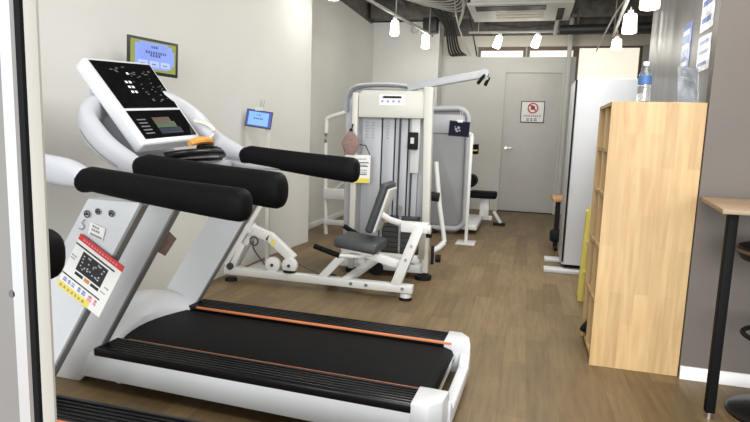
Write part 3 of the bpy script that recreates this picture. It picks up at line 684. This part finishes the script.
def h_wall(t, c, u, v, n):
    m = MB(); m.box(c.x - 0.20, c.x + 0.20, c.y + 0.0, c.y + 0.01, c.z - 0.14, c.z + 0.14); m.bm.free(); m.bm = bmesh.new()
    m.bar(c - n * 0.014, c - n * 0.022, 0.02, 0.02, 0)
    e = Vector((-2.386, c.y + 0.12, c.z)); m.tube([c - n * 0.012, c - n * 0.06, e], 0.012, 8); m.cyl(e, e + Vector((0.01, 0, 0)), 0.04, n=16)
    m.build('wall_bracket', 'whitesteel', t)
def h_stand(px, py, z_top, fx, fy, base_w, m_pole='cream'):
    def f(t, c, u, v, n):
        p = Vector((px, py, 0))
        m = MB(); m.bar((px, py, 0.012), (px, py, c.z - 0.05), 0.035, 0.03, 0.003, up=(0, 1, 0)); m.build('pole', m_pole, t)
        m = MB(); m.bar((px, py, c.z - 0.06), c - n * 0.014, 0.03, 0.03, 0.003); m.box(c.x - 0.035, c.x + 0.035, c.y - 0.004, c.y + 0.022, c.z + 0.07, c.z + 0.098, 0.003); m.build('clamp', 'whitesteel', t)
        m = MB()
        for q in (-0.012, 0.014): m.bar(c + u * q - n * 0.016 - v * 0.02, c + u * (q + 0.01) - n * 0.016 + v * z_top, 0.008, 0.008, 0)
        m.build('clamp_arm', 'track', t)
        m = MB(); m.box(fx - base_w / 2, fx + base_w / 2, fy - 0.14, fy + 0.14, 0, 0.014, 0.004); m.build('base_plate', 'plate', t)
    return f
tablet('wall_tablet', 'wall tablet showing a blue bubble on an olive screen, above the middle treadmill console', (-2.19, 2.94, 1.625), math.radians(65), math.radians(2), 0.32, 0.208, ui_yellow, h_wall)
tablet('stand_tablet', 'tablet with a bright blue screen on a slim pale stand by the left wall', (-2.25, 4.42, 1.315), math.radians(20), math.radians(7), 0.225, 0.152, ui_blue, h_stand(-2.185, 4.47, 0.17, -2.20, 4.47, 0.24), tilt=math.radians(-10))
tablet('dark_tablet', 'dark dim tablet on a white pole stand with a flat plate, before the rear machine', (-0.755, 6.38, 1.317), math.radians(8), math.radians(3), 0.235, 0.175, ui_dark, h_stand(-0.615, 6.44, 0.24, -0.615, 6.44, 0.22, 'whitesteel'))

# ------------------------------------------------------------------ seated leg press
t = thing('leg_press', 'white seated leg press with charcoal seat and backrest in front of the tall machine', 'exercise machine', (-1.5, 4.1, 0))
m = MB(); m.bar((-2.30, 3.95, 0.085), (-0.745, 3.95, 0.085), 0.07, 0.062, 0.008); bm_ = m.build('base_beam', 'whitesteel', t)
for x in (-1.22, -1.10, -0.82): MB().cyl((x, 3.916, 0.088), (x, 3.911, 0.088), 0.013, n=10).build('bolt', 'steel', bm_)
m = MB(); m.bar((-1.33, 4.50, 0.19), (-0.80, 4.50, 0.19), 0.06, 0.06, 0.006); rr_ = m.build('rear_beam', 'whitesteel', t)
for x in (-1.15, -1.05, -0.95): MB().cyl((x, 4.471, 0.195), (x, 4.466, 0.195), 0.012, n=10).build('bolt', 'steel', rr_)
MB().bar((-1.27, 3.95, 0.10), (-1.17, 4.50, 0.17), 0.06, 0.05, 0.006).build('cross_beam', 'whitesteel', t)
MB().bar((-1.47, 3.95, 0.10), (-1.245, 3.98, 0.36), 0.055, 0.06, 0.006).build('seat_post', 'whitesteel', t)
MB().bar((-1.25, 4.30, 0.16), (-1.25, 4.30, 0.34), 0.05, 0.05, 0.006).build('seat_post', 'whitesteel', t)
MB().bar((-1.30, 4.02, 0.345), (-0.80, 4.04, 0.225), 0.06, 0.06, 0.006).build('seat_rail', 'whitesteel', t)
# seat and backrest pads
m = MB(); m.box(-1.355, -1.015, 3.87, 4.22, 0.345, 0.425, 0.028, 3, Matrix.Rotation(math.radians(6), 3, 'Y')); st = m.build('seat', 'pad', t)
m = MB(); m.box(-1.31, -1.06, 3.92, 4.17, 0.322, 0.352, 0.004, 2, Matrix.Rotation(math.radians(6), 3, 'Y')); m.build('seat_pan', 'whitesteel', st)
m = MB(); m.box(-1.155, -1.095, 4.00, 4.30, 0.47, 0.875, 0.024, 3, Matrix.Rotation(math.radians(18), 3, 'Y'), (-1.135, 4.1, 0.48)); bk = m.build('backrest', 'pad', t)
m = MB(); m.box(-1.095, -1.077, 4.03, 4.27, 0.49, 0.84, 0.003, 2, Matrix.Rotation(math.radians(18), 3, 'Y'), (-1.135, 4.1, 0.48)); m.build('back_plate', 'whitesteel', bk)
# rear upright with its carrier
m = MB(); m.bar((-0.88, 3.95, 0.10), (-0.715, 3.97, 0.56), 0.07, 0.075, 0.008, up=(1, 0, 0)); up_ = m.build('upright', 'whitesteel', t)
for f in (0.45, 0.68):
    p = Vector((-0.88, 3.912, 0.10)).lerp(Vector((-0.715, 3.932, 0.56)), f)
    MB().cyl(p + Vector((0, 0.004, 0)), p + Vector((0, -0.004, 0)), 0.012, n=10).build('bolt', 'steel', up_)
m = MB(); m.bar((-0.86, 3.99, 0.545), (-0.655, 3.99, 0.545), 0.09, 0.075, 0.01); m.cyl((-0.655, 3.99, 0.535), (-0.64, 3.99, 0.535), 0.034); m.build('carrier', 'whitesteel', t)
MB().tube([(-1.05, 4.10, 0.61), (-0.96, 4.05, 0.575), (-0.80, 4.0, 0.548)], 0.024, 12).build('carrier_tube', 'whitesteel', t)
MB().bar((-0.70, 3.99, 0.53), (-0.79, 4.48, 0.22), 0.05, 0.05, 0.006).build('brace', 'whitesteel', t)
MB().cyl((-0.75, 4.42, 0.44), (-0.70, 4.42, 0.44), 0.045, n=20).build('knob', 'gasket', t)
# hand grips
MB().tube([(-1.50, 3.86, 0.365), (-1.30, 3.87, 0.305)], 0.02, 12).build('hand_grip', 'black', t)
MB().tube([(-1.40, 4.26, 0.465), (-1.27, 4.27, 0.395)], 0.02, 12).build('hand_grip', 'black', t)
MB().tube([(-1.31, 3.87, 0.308), (-1.16, 3.92, 0.30), (-1.10, 4.0, 0.31)], 0.016, 10).build('grip_stem', 'whitesteel', t)
# feet
for x, y in ((-0.80, 3.95), (-2.25, 3.95), (-0.92, 4.14)): MB().cyl((x, y, 0), (x, y, 0.022), 0.05, 0.045, 22).build('foot', 'gasket', t)
for x, y in ((-0.80, 3.95), (-0.92, 4.14)): MB().cyl((x, y, 0.022), (x, y, 0.05), 0.045, 0.04, 22).build('foot_collar', 'whitesteel', t)
MB().cyl((-1.44, 4.09, 0.045), (-1.44, 4.14, 0.045), 0.045, n=22).build('wheel', 'gasket', t)
MB().cyl((-1.20, 4.56, 0.06), (-1.20, 4.60, 0.06), 0.06, n=22).build('wheel', 'gasket', t)
# foot-plate lever with two pulleys
m = MB(); m.bar((-2.12, 3.99, 0.44), (-1.92, 3.99, 0.375), 0.06, 0.075, 0.008); m.bar((-1.94, 3.99, 0.39), (-1.72, 3.99, 0.215), 0.06, 0.075, 0.008); m.cyl((-2.10, 3.95, 0.44), (-2.10, 4.03, 0.44), 0.04); lv = m.build('lever', 'whitesteel', t)
MB().box(-1.90, -1.875, 3.955, 3.961, 0.31, 0.37).build('warning_label', 'yellowpaper', lv)
MB().bar((-2.30, 3.96, 0.12), (-1.985, 3.97, 0.64), 0.04, 0.035, 0.006, up=(1, 0, 0)).build('link_bar', 'whitesteel', t)
MB().bar((-2.26, 4.02, 0.12), (-2.08, 4.02, 0.43), 0.07, 0.07, 0.006, up=(1, 0, 0)).build('lever_post', 'whitesteel', t)
MB().bar((-2.24, 3.95, 0.105), (-2.14, 3.95, 0.31), 0.05, 0.05, 0.006, up=(1, 0, 0)).build('footplate_support', 'whitesteel', t)
for x, z in ((-1.88, 0.165), (-1.737, 0.172)):
    m = MB(); m.cyl((x, 3.93, z), (x, 3.975, z), 0.062, n=28, bev=0.006); pu = m.build('pulley', 'whitesteel', t)
    MB().cyl((x, 3.924, z), (x, 3.932, z), 0.013, n=12).build('axle', 'darksteel', pu)
MB().cyl((-1.737, 3.95, 0.12), (-1.737, 3.95, 0.135), 0.05, n=18).build('bracket', 'gasket', t)
m = MB(); m.tube(smooth_path([(-2.06, 3.96, 0.34), (-2.045, 3.95, 0.27), (-1.95, 3.95, 0.16)]), 0.007, 6); m.tube([(-1.82, 3.97, 0.235), (-1.50, 3.98, 0.12), (-1.42, 4.1, 0.09)], 0.006, 6); m.torus((-2.05, 3.955, 0.34), 0.035, 0.006, 'y'); m.build('steel_rope', 'darksteel', t)
MB().cyl((-1.985, 3.955, 0.64), (-1.985, 3.985, 0.64), 0.02, n=14).build('pivot', 'gasket', t)
MB().cyl((-2.24, 3.905, 0.125), (-2.24, 3.93, 0.125), 0.028, n=14).build('pivot', 'darksteel', t)

# ------------------------------------------------------------------ tall weight machine
t = thing('weight_machine', 'tall cream and silver weight machine in the centre with a long overhead arm', 'exercise machine', (-1.15, 4.8, 0))
def rounded(x0, x1, z0, z1, r, n=6, corners=(1, 1, 1, 1)):
    pts = []
    for (cx, cz, a0), on in zip(((x1 - r, z1 - r, 0), (x0 + r, z1 - r, PI / 2), (x0 + r, z0 + r, PI), (x1 - r, z0 + r, 1.5 * PI)), corners):
        if on:
            for k in range(n + 1): a = a0 + PI / 2 * k / n; pts.append((cx + r * math.cos(a), cz + r * math.sin(a)))
        else: pts.append({0: (x1, z1), PI / 2: (x0, z1), PI: (x0, z0), 1.5 * PI: (x1, z0)}[a0])
    return pts
sh = MB().prism(rounded(-1.58, -0.84, 0.04, 1.61, 0.10, 6, (1, 1, 0, 0)), 'y', 4.78, 5.05, 0.012).build('shroud', 'silver', t)
# arched lid over the header
MB().loft(smooth_path([(-1.565, 4.80, 1.42), (-1.555, 4.78, 1.54), (-1.47, 4.76, 1.625), (-1.25, 4.75, 1.645), (-1.02, 4.75, 1.632), (-0.95, 4.75, 1.60)]), [(0.02, 0.09)] * 31, 14, up=(0, 1, 0.0)).build('top_frame', 'silver', t)
MB().box(-1.465, -1.415, 4.60, 4.66, 0.03, 1.565, 0.006).build('front_post', 'cream', t)
m = MB(); m.prism([(-0.80, 0.06), (-0.745, 0.06), (-0.77, 1.615), (-0.845, 1.615)], 'y', 4.57, 4.645, 0.008); m.build('front_post', 'cream', t)
MB().cyl((-0.785, 4.60, 0.0), (-0.785, 4.60, 0.035), 0.07, n=24).build('foot', 'gasket', t)
MB().cyl((-1.44, 4.63, 0.0), (-1.44, 4.63, 0.035), 0.05, n=24).build('foot', 'gasket', t)
MB().box(-0.725, -0.70, 4.575, 4.60, 0.14, 0.30, 0.004).build('lock_pin', 'gasket', t)
hd = MB().prism(rounded(-1.41, -0.84, 1.36, 1.585, 0.05, 5, (1, 1, 0, 0)), 'y', 4.60, 4.76, 0.008).build('header', 'cream', t)
m = MB(); m.prism(rounded(-1.385, -0.87, 1.375, 1.565, 0.045, 5, (1, 1, 0, 0)), 'y', 4.597, 4.604, 0.002); m.build('header_panel', 'cream', hd)
m = MB(); o_, u_, v_ = (-1.225, 4.597, 1.465), Vector((1, 0, 0)), Vector((0, 0, 1)); m.quad(o_, u_, v_, 0, 0.215, 0, 0.085, 0.002); m.build('logo_plate', 'paper', hd)
m = MB(); dashes(m, o_, u_, v_, 0.035, 0.185, 0.066, 0.022, 0.004, 0.05); m.quad(o_, u_, v_, 0.025, 0.19, 0.058, 0.070, 0.004); m.build('dark_lettering', 'ink', hd, False)
for k in range(4): MB().cyl((-1.2 + 0.048 * k, 4.598, 1.495), (-1.2 + 0.048 * k, 4.592, 1.495), 0.012, n=10).build('round_mark', 'blueink', hd)
# panels and guide slots below the header
for x0, x1 in ((-1.405, -1.231), (-1.219, -1.116), (-1.104, -0.996), (-0.984, -0.90)):
    p_ = MB().box(x0, x1, 4.72, 4.79, 0.10, 1.365, 0.006).build('front_panel', 'silver', t)
    if x1 < -1.1:
        m = MB()
        for r_ in range(6):
            for c_ in range(2 if x1 < -1.2 else 1):
                x = x0 + 0.045 + 0.055 * c_; z = 1.325 - 0.026 * r_
                m.bar((x - 0.014, 4.718, z - 0.012), (x, 4.718, z), 0.003, 0.005, 0); m.bar((x, 4.718, z), (x + 0.014, 4.718, z - 0.012), 0.003, 0.005, 0)
        m.build('embossed_chevron', 'greypanel', p_)
for x in (-1.225, -1.11, -0.99): MB().box(x - 0.005, x + 0.005, 4.735, 4.79, 0.3, 1.36).build('guide_slot', 'gasket', t)
for x in (-1.06, -0.95): MB().cyl((x, 4.70, 0.1), (x, 4.70, 1.37), 0.008, n=10).build('guide_rod', 'darksteel', t)
# weight stack: plates one on another
for k in range(8): MB().box(-1.17, -0.86, 4.62, 4.74, 0.16 + 0.045 * k, 0.203 + 0.045 * k, 0.003, 1).build('weight_plate', 'darksteel', t)
MB().bar((-1.01, 4.61, 0.16), (-1.01, 4.61, 0.62), 0.012, 0.018, 0).build('selector_bar', 'steel', t)
MB().cyl((-1.13, 4.60, 0.49), (-1.13, 4.62, 0.49), 0.025, n=14).build('selector_knob', 'amber', t)
MB().box(-1.55, -0.80, 4.62, 4.72, 0.04, 0.11, 0.006).build('bottom_beam', 'whitesteel', t)
MB().box(-0.955, -0.88, 4.66, 4.71, 0.90, 1.37, 0.004).build('cable_housing', 'plate', t)
m = MB(); m.box(-0.965, -0.885, 4.60, 4.63, 1.10, 1.245, 0.006); ph = m.build('counter_box', 'gasket', t)
m = MB(); m.box(-0.945, -0.915, 4.595, 4.60, 1.15, 1.20); m.build('pale_mark', 'plate', ph)
# overhead arm with the two grips
oa = MB().bar((-1.0, 4.66, 1.615), (-0.365, 4.63, 1.728), 0.055, 0.062, 0.008).build('overhead_arm', 'silver', t)
m = MB(); m.cyl((-0.37, 4.59, 1.73), (-0.37, 4.67, 1.73), 0.035); m.bar((-0.38, 4.63, 1.73), (-0.345, 4.63, 1.68), 0.03, 0.03, 0.004); m.build('arm_joint', 'silver', oa)
MB().tube([(-0.365, 4.60, 1.715), (-0.415, 4.58, 1.645)], 0.014, 12).build('hand_grip', 'black', t)
MB().tube([(-0.335, 4.64, 1.70), (-0.36, 4.63, 1.635)], 0.014, 12).build('hand_grip', 'black', t)
# slanted lever to the right with its roller
m = MB(); m.tube([(-0.745, 4.75, 1.0), (-0.70, 4.78, 0.62), (-0.655, 4.80, 0.36), (-0.645, 4.80, 0.30)], 0.020, 12); m.tube([(-0.645, 4.80, 0.30), (-0.69, 4.78, 0.25), (-0.74, 4.75, 0.22)], 0.026, 12); m.build('side_lever', 'whitesteel', t)
MB().cyl((-0.70, 4.70, 0.17), (-0.66, 4.70, 0.17), 0.035, n=18).build('roller', 'gasket', t)
MB().cyl((-0.80, 4.72, 0.71), (-0.70, 4.72, 0.70), 0.04, n=18).build('roller', 'gasket', t)

# pink felt charm and paper notice on that machine
t = thing('felt_charm', 'dusty pink felt charm hanging from the left post of the tall weight machine', 'charm', (-1.46, 4.57, 1.08))
m = MB(); m.loft(smooth_path([(-1.455, 4.553, 1.235), (-1.455, 4.553, 1.19), (-1.455, 4.553, 1.13), (-1.455, 4.553, 1.07), (-1.455, 4.553, 1.04)]), lerp_r([(0.012, 0.01), (0.055, 0.02), (0.085, 0.026), (0.055, 0.022), (0.03, 0.012)]), 14, up=(0, 1, 0)); m.build('body', 'plush', t)
m = MB(); m.tube([(-1.455, 4.558, 1.235), (-1.45, 4.585, 1.30)], 0.006, 6); m.ball((-1.455, 4.556, 1.245), 0.016, 0.012, 0.016, 10); m.build('cord', 'gasket', t)
t = thing('paper_notice', 'white paper notice with yellow foot hung on the tall weight machine, behind the arm tip', 'notice', (-1.40, 4.58, 0.79))
o2, u2, v2 = (-1.515, 4.592, 0.80), Vector((1, 0, 0.02)).normalized(), Vector((0, 0, 1))
def q2(nm, m_, lst, tt):
    m = MB()
    for a in lst: m.quad(o2, u2, v2, *a, tt)
    return m.build(nm, m_, t, False)
q2('sheet', 'paper', [(0, 0.23, 0, 0.235)], 0.003)
q2('yellow_band', 'yellowpaper', [(0.02, 0.225, -0.005, 0.035)], 0.005)
q2('print', 'ink', [(0.005, 0.07, 0.17, 0.185), (0.08, 0.215, 0.165, 0.173), (0.04, 0.07, 0.09, 0.14), (0.08, 0.21, 0.135, 0.142), (0.08, 0.20, 0.065, 0.072)], 0.005)
m = MB(); 
for z in (0.2, 0.15, 0.105, 0.085): dashes(m, o2, u2, v2, 0.085, 0.20, z, 0.014, 0.005)
m.build('lettering', 'greyink', t, False)
m = MB(); m.tube([(-1.51, 4.585, 1.03), (-1.53, 4.585, 1.09), (-1.47, 4.588, 1.115)], 0.004, 6); m.tube([(-1.29, 4.585, 1.04), (-1.33, 4.585, 1.12), (-1.42, 4.588, 1.13)], 0.004, 6); m.build('string', 'gasket', t)

# ------------------------------------------------------------------ rear machine with bench
t = thing('pulldown_machine', 'grey rounded pulldown machine behind the tall weight machine, with a black bench', 'exercise machine', (-0.9, 7.4, 0))
MB().prism(rounded(-1.32, -0.70, 0.10, 1.55, 0.10), 'y', 7.0, 7.22, 0.012).build('shroud', 'greypanel', t)
MB().box(-1.25, -0.76, 6.985, 7.005, 1.27, 1.50, 0.004).build('upper_cover', 'silver', t)
pts = [(-1.36, 6.97, 1.56)] + [(-0.85, 6.97, 1.58)] + [(-0.85 + 0.14 * math.sin(a), 6.97, 1.44 + 0.14 * math.cos(a)) for a in (0.5, 1.0, 1.4)] + [(-0.70, 6.97, 0.25)] + [(-0.84 + 0.15 * math.cos(a), 6.97, 0.22 - 0.15 * math.sin(a)) for a in (0.3, 0.8, 1.3)] + [(-1.36, 6.97, 0.065)]
MB().loft(pts, [0.035] * len(pts), 10, up=(0, 1, 0)).build('frame_tube', 'silver', t)
MB().box(-1.34, -1.05, 6.92, 7.30, 0.0, 0.06, 0.01).build('base_plate', 'gasket', t)
MB().box(-0.85, -0.55, 7.1, 8.15, 0.05, 0.12, 0.01).build('base_beam', 'whitesteel', t)
MB().box(-0.82, -0.37, 7.95, 8.25, 0.375, 0.47, 0.03, 3).build('seat', 'black', t)
MB().box(-0.60, -0.47, 8.05, 8.15, 0.09, 0.38, 0.008).build('seat_post', 'whitesteel', t)
m = MB(); m.bar((-0.80, 8.10, 0.09), (-0.42, 8.10, 0.09), 0.07, 0.06, 0.006); m.bar((-0.40, 8.09, 0.19), (-0.29, 8.07, 0.03), 0.04, 0.04, 0.004); m.build('bench_frame', 'whitesteel', t)
MB().box(-0.40, -0.23, 8.0, 8.14, 0.0, 0.03, 0.006).build('bench_foot', 'gasket', t)
MB().cyl((-0.74, 7.9, 0.62), (-0.74, 8.15, 0.62), 0.09, n=22).build('thigh_roller', 'black', t)
MB().bar((-0.78, 8.1, 0.10), (-0.74, 8.1, 0.66), 0.05, 0.05, 0.006, up=(1, 0, 0)).build('roller_post', 'whitesteel', t)
MB().cyl((-0.84, 8.0, 1.02), (-0.66, 8.0, 1.03), 0.03, n=18).build('hand_roller', 'black', t)
hb = MB().cyl((-0.84, 8.0, 1.085), (-0.66, 8.0, 1.095), 0.045, n=18).build('hand_roller', 'black', t)
MB().cyl((-0.83, 7.995, 1.055), (-0.67, 7.995, 1.062), 0.03, n=14).build('yellow_stripe', 'yellow', hb)
MB().bar((-0.76, 8.0, 0.60), (-0.745, 8.0, 1.25), 0.04, 0.04, 0.004, up=(1, 0, 0)).build('hand_post', 'whitesteel', t)

# white tube frame left of the tall machine
t = thing('tube_frame', 'white bent tube frame standing by the left wall behind the tall weight machine', 'exercise machine', (-2.2, 6.3, 0))
MB().tube(smooth_path([(-2.30, 6.3, 0.0), (-2.32, 6.3, 0.6), (-2.325, 6.3, 1.30), (-2.29, 6.3, 1.40), (-2.10, 6.3, 1.465), (-1.95, 6.3, 1.52)]), 0.026, 12).build('upright_tube', 'whitesteel', t)
MB().box(-2.33, -1.75, 6.26, 6.34, 0.43, 0.56, 0.012).build('middle_rail', 'whitesteel', t)
MB().box(-2.33, -1.75, 6.27, 6.33, 0.12, 0.18, 0.008).build('lower_rail', 'whitesteel', t)
MB().bar((-2.30, 6.30, 0.47), (-1.98, 6.62, 0.80), 0.012, 0.012, 0).build('stay', 'whitesteel', t)
MB().box(-1.80, -1.72, 6.25, 6.35, 0.0, 1.5, 0.008).build('rear_post', 'whitesteel', t)

# ------------------------------------------------------------------ right side: shelf, cabinet, step, stool
t = thing('cubby_shelf', 'tall light oak cubby shelf at right, its plain side panel facing the camera', 'shelf', (0.625, 3.4, 0))
MB().box(0.405, 0.845, 3.115, 3.135, 0, 1.42, 0.0015, 1).build('side_panel', 'shelfwood', t)
MB().box(0.405, 0.845, 3.59, 3.61, 0, 1.42, 0.0015, 1).build('side_panel', 'shelfwood', t)
MB().box(0.405, 0.845, 3.135, 3.59, 1.40, 1.42, 0.0015, 1).build('top_panel', 'shelfwood', t)
MB().box(0.83, 0.845, 3.135, 3.59, 0.02, 1.40).build('back_panel', 'shelfwood', t)
for z in (0.03, 0.33, 0.63, 0.92, 1.16): MB().box(0.41, 0.83, 3.135, 3.59, z, z + 0.02).build('shelf_board', 'shelfwood', t)
MB().box(0.41, 0.83, 3.36, 3.38, 0.05, 1.40).build('divider', 'shelfwood', t)
t = thing('black_bag', 'small black bag poking out of the lowest compartment of the oak shelf', 'bag', (0.44, 3.6, 0.05))
m = MB(); m.loft(smooth_path([(0.60, 3.48, 0.108), (0.48, 3.48, 0.108), (0.42, 3.478, 0.09), (0.385, 3.475, 0.08)]), lerp_r([(0.08, 0.055), (0.08, 0.06), (0.045, 0.035), (0.006, 0.006)]), 12); m.build('body', 'gasket', t)
m = MB(); m.torus((0.50, 3.48, 0.158), 0.04, 0.006, 'y', 18, PI); m.build('handle', 'gasket', t)
# water bottle
t = thing('water_bottle', 'clear plastic water bottle with a blue label on the oak shelf', 'bottle', (0.565, 3.20, 1.42))
MB().lathe([(0.026, 1.421), (0.032, 1.428), (0.032, 1.50), (0.030, 1.51), (0.032, 1.52), (0.032, 1.555), (0.026, 1.58), (0.0135, 1.603), (0.0135, 1.615)], 0.565, 3.20).build('body', 'clear', t)
MB().lathe([(0.0328, 1.515), (0.0328, 1.557)], 0.565, 3.20).build('label', 'bluelabel', t)
MB().lathe([(0.016, 1.607), (0.016, 1.626), (0.014, 1.628)], 0.565, 3.20).build('cap', 'posterpale', t)
# stand sign on shelf
t = thing('acrylic_sign_holder', 'clear acrylic holder with a printed sheet standing on the oak shelf', 'sign', (0.775, 3.2, 1.42))
u2 = Vector((0.80, 0.6, 0)).normalized(); o2 = Vector((0.715, 3.16, 1.421)); v2 = Vector((-0.06, 0.1, 1)).normalized(); nn = u2.cross(v2)
v2 = (v2 - u2 * v2.dot(u2)).normalized()
MB().quad(o2, u2, v2, 0, 0.15, 0, 0.185, 0.004).build('front_sheet', 'clear', t, False)
MB().quad(o2 - Vector((0, -0.004, 0)), u2, v2, 0.004, 0.146, 0.003, 0.182, 0.001).build('paper', 'posterpale', t, False)
m = MB(); dashes(m, o2, u2, v2, 0.03, 0.12, 0.145, 0.018, 0.006); dashes(m, o2, u2, v2, 0.05, 0.12, 0.115, 0.012, 0.006); m.build('lettering', 'greyink', t, False)
MB().box(0.70, 0.80, 3.155, 3.25, 1.42, 1.424).build('foot', 'clear', t)
# posters on the rippled grey wall
def poster(name, label, y0, y1, z0, z1, m_, lean=0.0):
    t = thing(name, label, 'poster', (0.95, (y0 + y1) / 2, z0), 'glossy posters on the grey wall')
    o2 = Vector((0.949, y1, z0)); u2 = Vector((0, -1, 0)); v2 = Vector((0, 0, 1))
    MB().quad(o2, u2, v2, 0, y1 - y0, 0, z1 - z0, 0.003).build('sheet', m_, t, False)
    m = MB(); W, H = y1 - y0, z1 - z0
    for a in (0.16, 0.5, 0.78): m.quad(o2, u2, v2, 0.1 * W, 0.8 * W, a * H, (a + 0.1) * H, 0.0045)
    m.build('picture_block', 'posterpale' if m_ == 'posterblue' else 'posterblue', t, False)
poster('wall_poster', 'blue glossy poster on the grey wall, left of the others', 3.99, 4.20, 1.665, 1.985, 'posterblue')
poster('wall_poster', 'upper pale poster with dark bar on the grey wall by the corner', 3.56, 3.80, 1.87, 2.16, 'posterpale')
poster('wall_poster', 'lower pale poster on the grey wall by the corner, above the acrylic holder', 3.56, 3.80, 1.64, 1.84, 'posterpale')
# white cabinet
t = thing('white_cabinet', 'tall white cabinet with a black door seam and flat grey feet, behind the oak shelf', 'cabinet', (0.7, 5.7, 0))
MB().box(0.385, 0.94, 5.43, 6.02, 0.06, 1.775, 0.01).build('body', 'fridge', t)
MB().box(0.383, 0.94, 5.405, 5.432, 0.09, 1.77, 0.002).build('door_seal', 'gasket', t)
MB().box(0.398, 0.94, 5.36, 5.405, 0.075, 1.775, 0.012).build('door', 'fridge', t)
MB().box(0.42, 0.92, 5.45, 5.98, 0.03, 0.065).build('plinth', 'gasket', t)
MB().box(0.225, 0.62, 5.30, 5.44, 0.0, 0.035, 0.008).build('foot_plate', 'plate', t)
MB().box(0.245, 0.62, 5.78, 5.92, 0.0, 0.035, 0.008).build('foot_plate', 'plate', t)
# yellow folding step
t = thing('folding_step', 'yellow folding step stood between the oak shelf and the white cabinet', 'step stool', (0.66, 4.4, 0))
m = MB(); m.loft(smooth_path([(0.475, 4.42, 0.0), (0.478, 4.42, 0.25), (0.486, 4.42, 0.5), (0.50, 4.42, 0.68), (0.525, 4.42, 0.765), (0.56, 4.42, 0.80), (0.72, 4.42, 0.80), (0.79, 4.42, 0.72), (0.80, 4.42, 0.0)]), [(0.026, 0.014)] * 49, 10, up=(0, 1, 0)); m.build('outer_frame', 'yellow', t)
m = MB(); m.tube(smooth_path([(0.492, 4.42, 0.20), (0.496, 4.42, 0.45), (0.51, 4.42, 0.62), (0.56, 4.42, 0.67), (0.70, 4.42, 0.67), (0.75, 4.42, 0.60), (0.76, 4.42, 0.20)]), 0.011, 8); m.build('inner_frame', 'yellow', t)
for z in (0.22, 0.45): MB().box(0.47, 0.79, 4.40, 4.48, z, z + 0.03, 0.006).build('tread', 'yellow', t)
for x in (0.475, 0.78): MB().tube([(x, 4.58, 0.0), (x, 4.45, 0.7)], 0.014, 8).build('rear_leg', 'yellow', t)
# stool with orange wood, behind cabinet
t = thing('wooden_stool', 'orange wood topped stool on black castors, mostly behind the white cabinet', 'stool', (0.5, 6.6, 0))
MB().box(0.31, 0.72, 6.35, 6.75, 0.555, 0.60, 0.008).build('seat', 'orangewood', t)
for x, y in ((0.38, 6.42), (0.66, 6.42), (0.38, 6.68), (0.66, 6.68)):
    MB().bar((x, y, 0.06), (x, y, 0.557), 0.035, 0.035, 0.004).build('leg', 'gasket', t)
    MB().cyl((x - 0.015, y, 0.035), (x + 0.015, y, 0.035), 0.035, n=14).build('castor', 'gasket', t)
MB().box(0.31, 0.62, 6.38, 6.5, 0.10, 0.24, 0.03, 2).build('black_bundle', 'gasket', t)
# table and bar stool
t = thing('counter_table', 'high pale wood table on a black leg against the taupe wall', 'table', (1.3, 2.8, 0))
MB().prism([(0.775, 2.50), (2.0, 2.53), (2.0, 3.08), (0.853, 3.08)], 'z', 0.938, 0.958, 0.002).build('tabletop', 'tablewood', t)
lg = MB().box(0.846, 0.884, 2.645, 2.683, 0.03, 0.938, 0.003).build('leg', 'black', t)
MB().cyl((0.864, 2.664, 0.0), (0.864, 2.664, 0.03), 0.016, n=14).build('leveller', 'steel', lg)
lg = MB().box(1.90, 1.944, 2.642, 2.686, 0.03, 0.938, 0.003).build('leg', 'black', t)
MB().cyl((1.922, 2.664, 0.0), (1.922, 2.664, 0.03), 0.016, n=14).build('leveller', 'steel', lg)
t = thing('bar_stool', 'black bar stool with a round base at the right edge, under the table', 'stool', (1.19, 2.78, 0))
MB().lathe([(0.205, 0.0), (0.205, 0.008), (0.19, 0.022), (0.10, 0.038), (0.04, 0.05), (0.03, 0.07)], 1.175, 2.77, 40).build('base', 'blackgloss', t)
MB().cyl((1.175, 2.77, 0.05), (1.175, 2.77, 0.72), 0.026).build('column', 'darksteel', t)
m = MB(); m.torus((1.135, 2.72, 0.385), 0.15, 0.011, 'z', 30); m.tube([(1.175, 2.77, 0.385), (1.135, 2.58, 0.385)], 0.011, 8); m.build('footrest', 'gasket', t)
MB().lathe([(0.10, 0.70), (0.18, 0.715), (0.20, 0.745), (0.195, 0.775), (0.15, 0.79), (0.01, 0.79)], 1.135, 2.75, 30).build('seat', 'gasket', t)
MB().torus((1.135, 2.75, 0.755), 0.196, 0.008, 'z', 30).build('seat_edge', 'frame', t)

for o in bpy.data.objects:
    if '_o' in o: del o['_o']
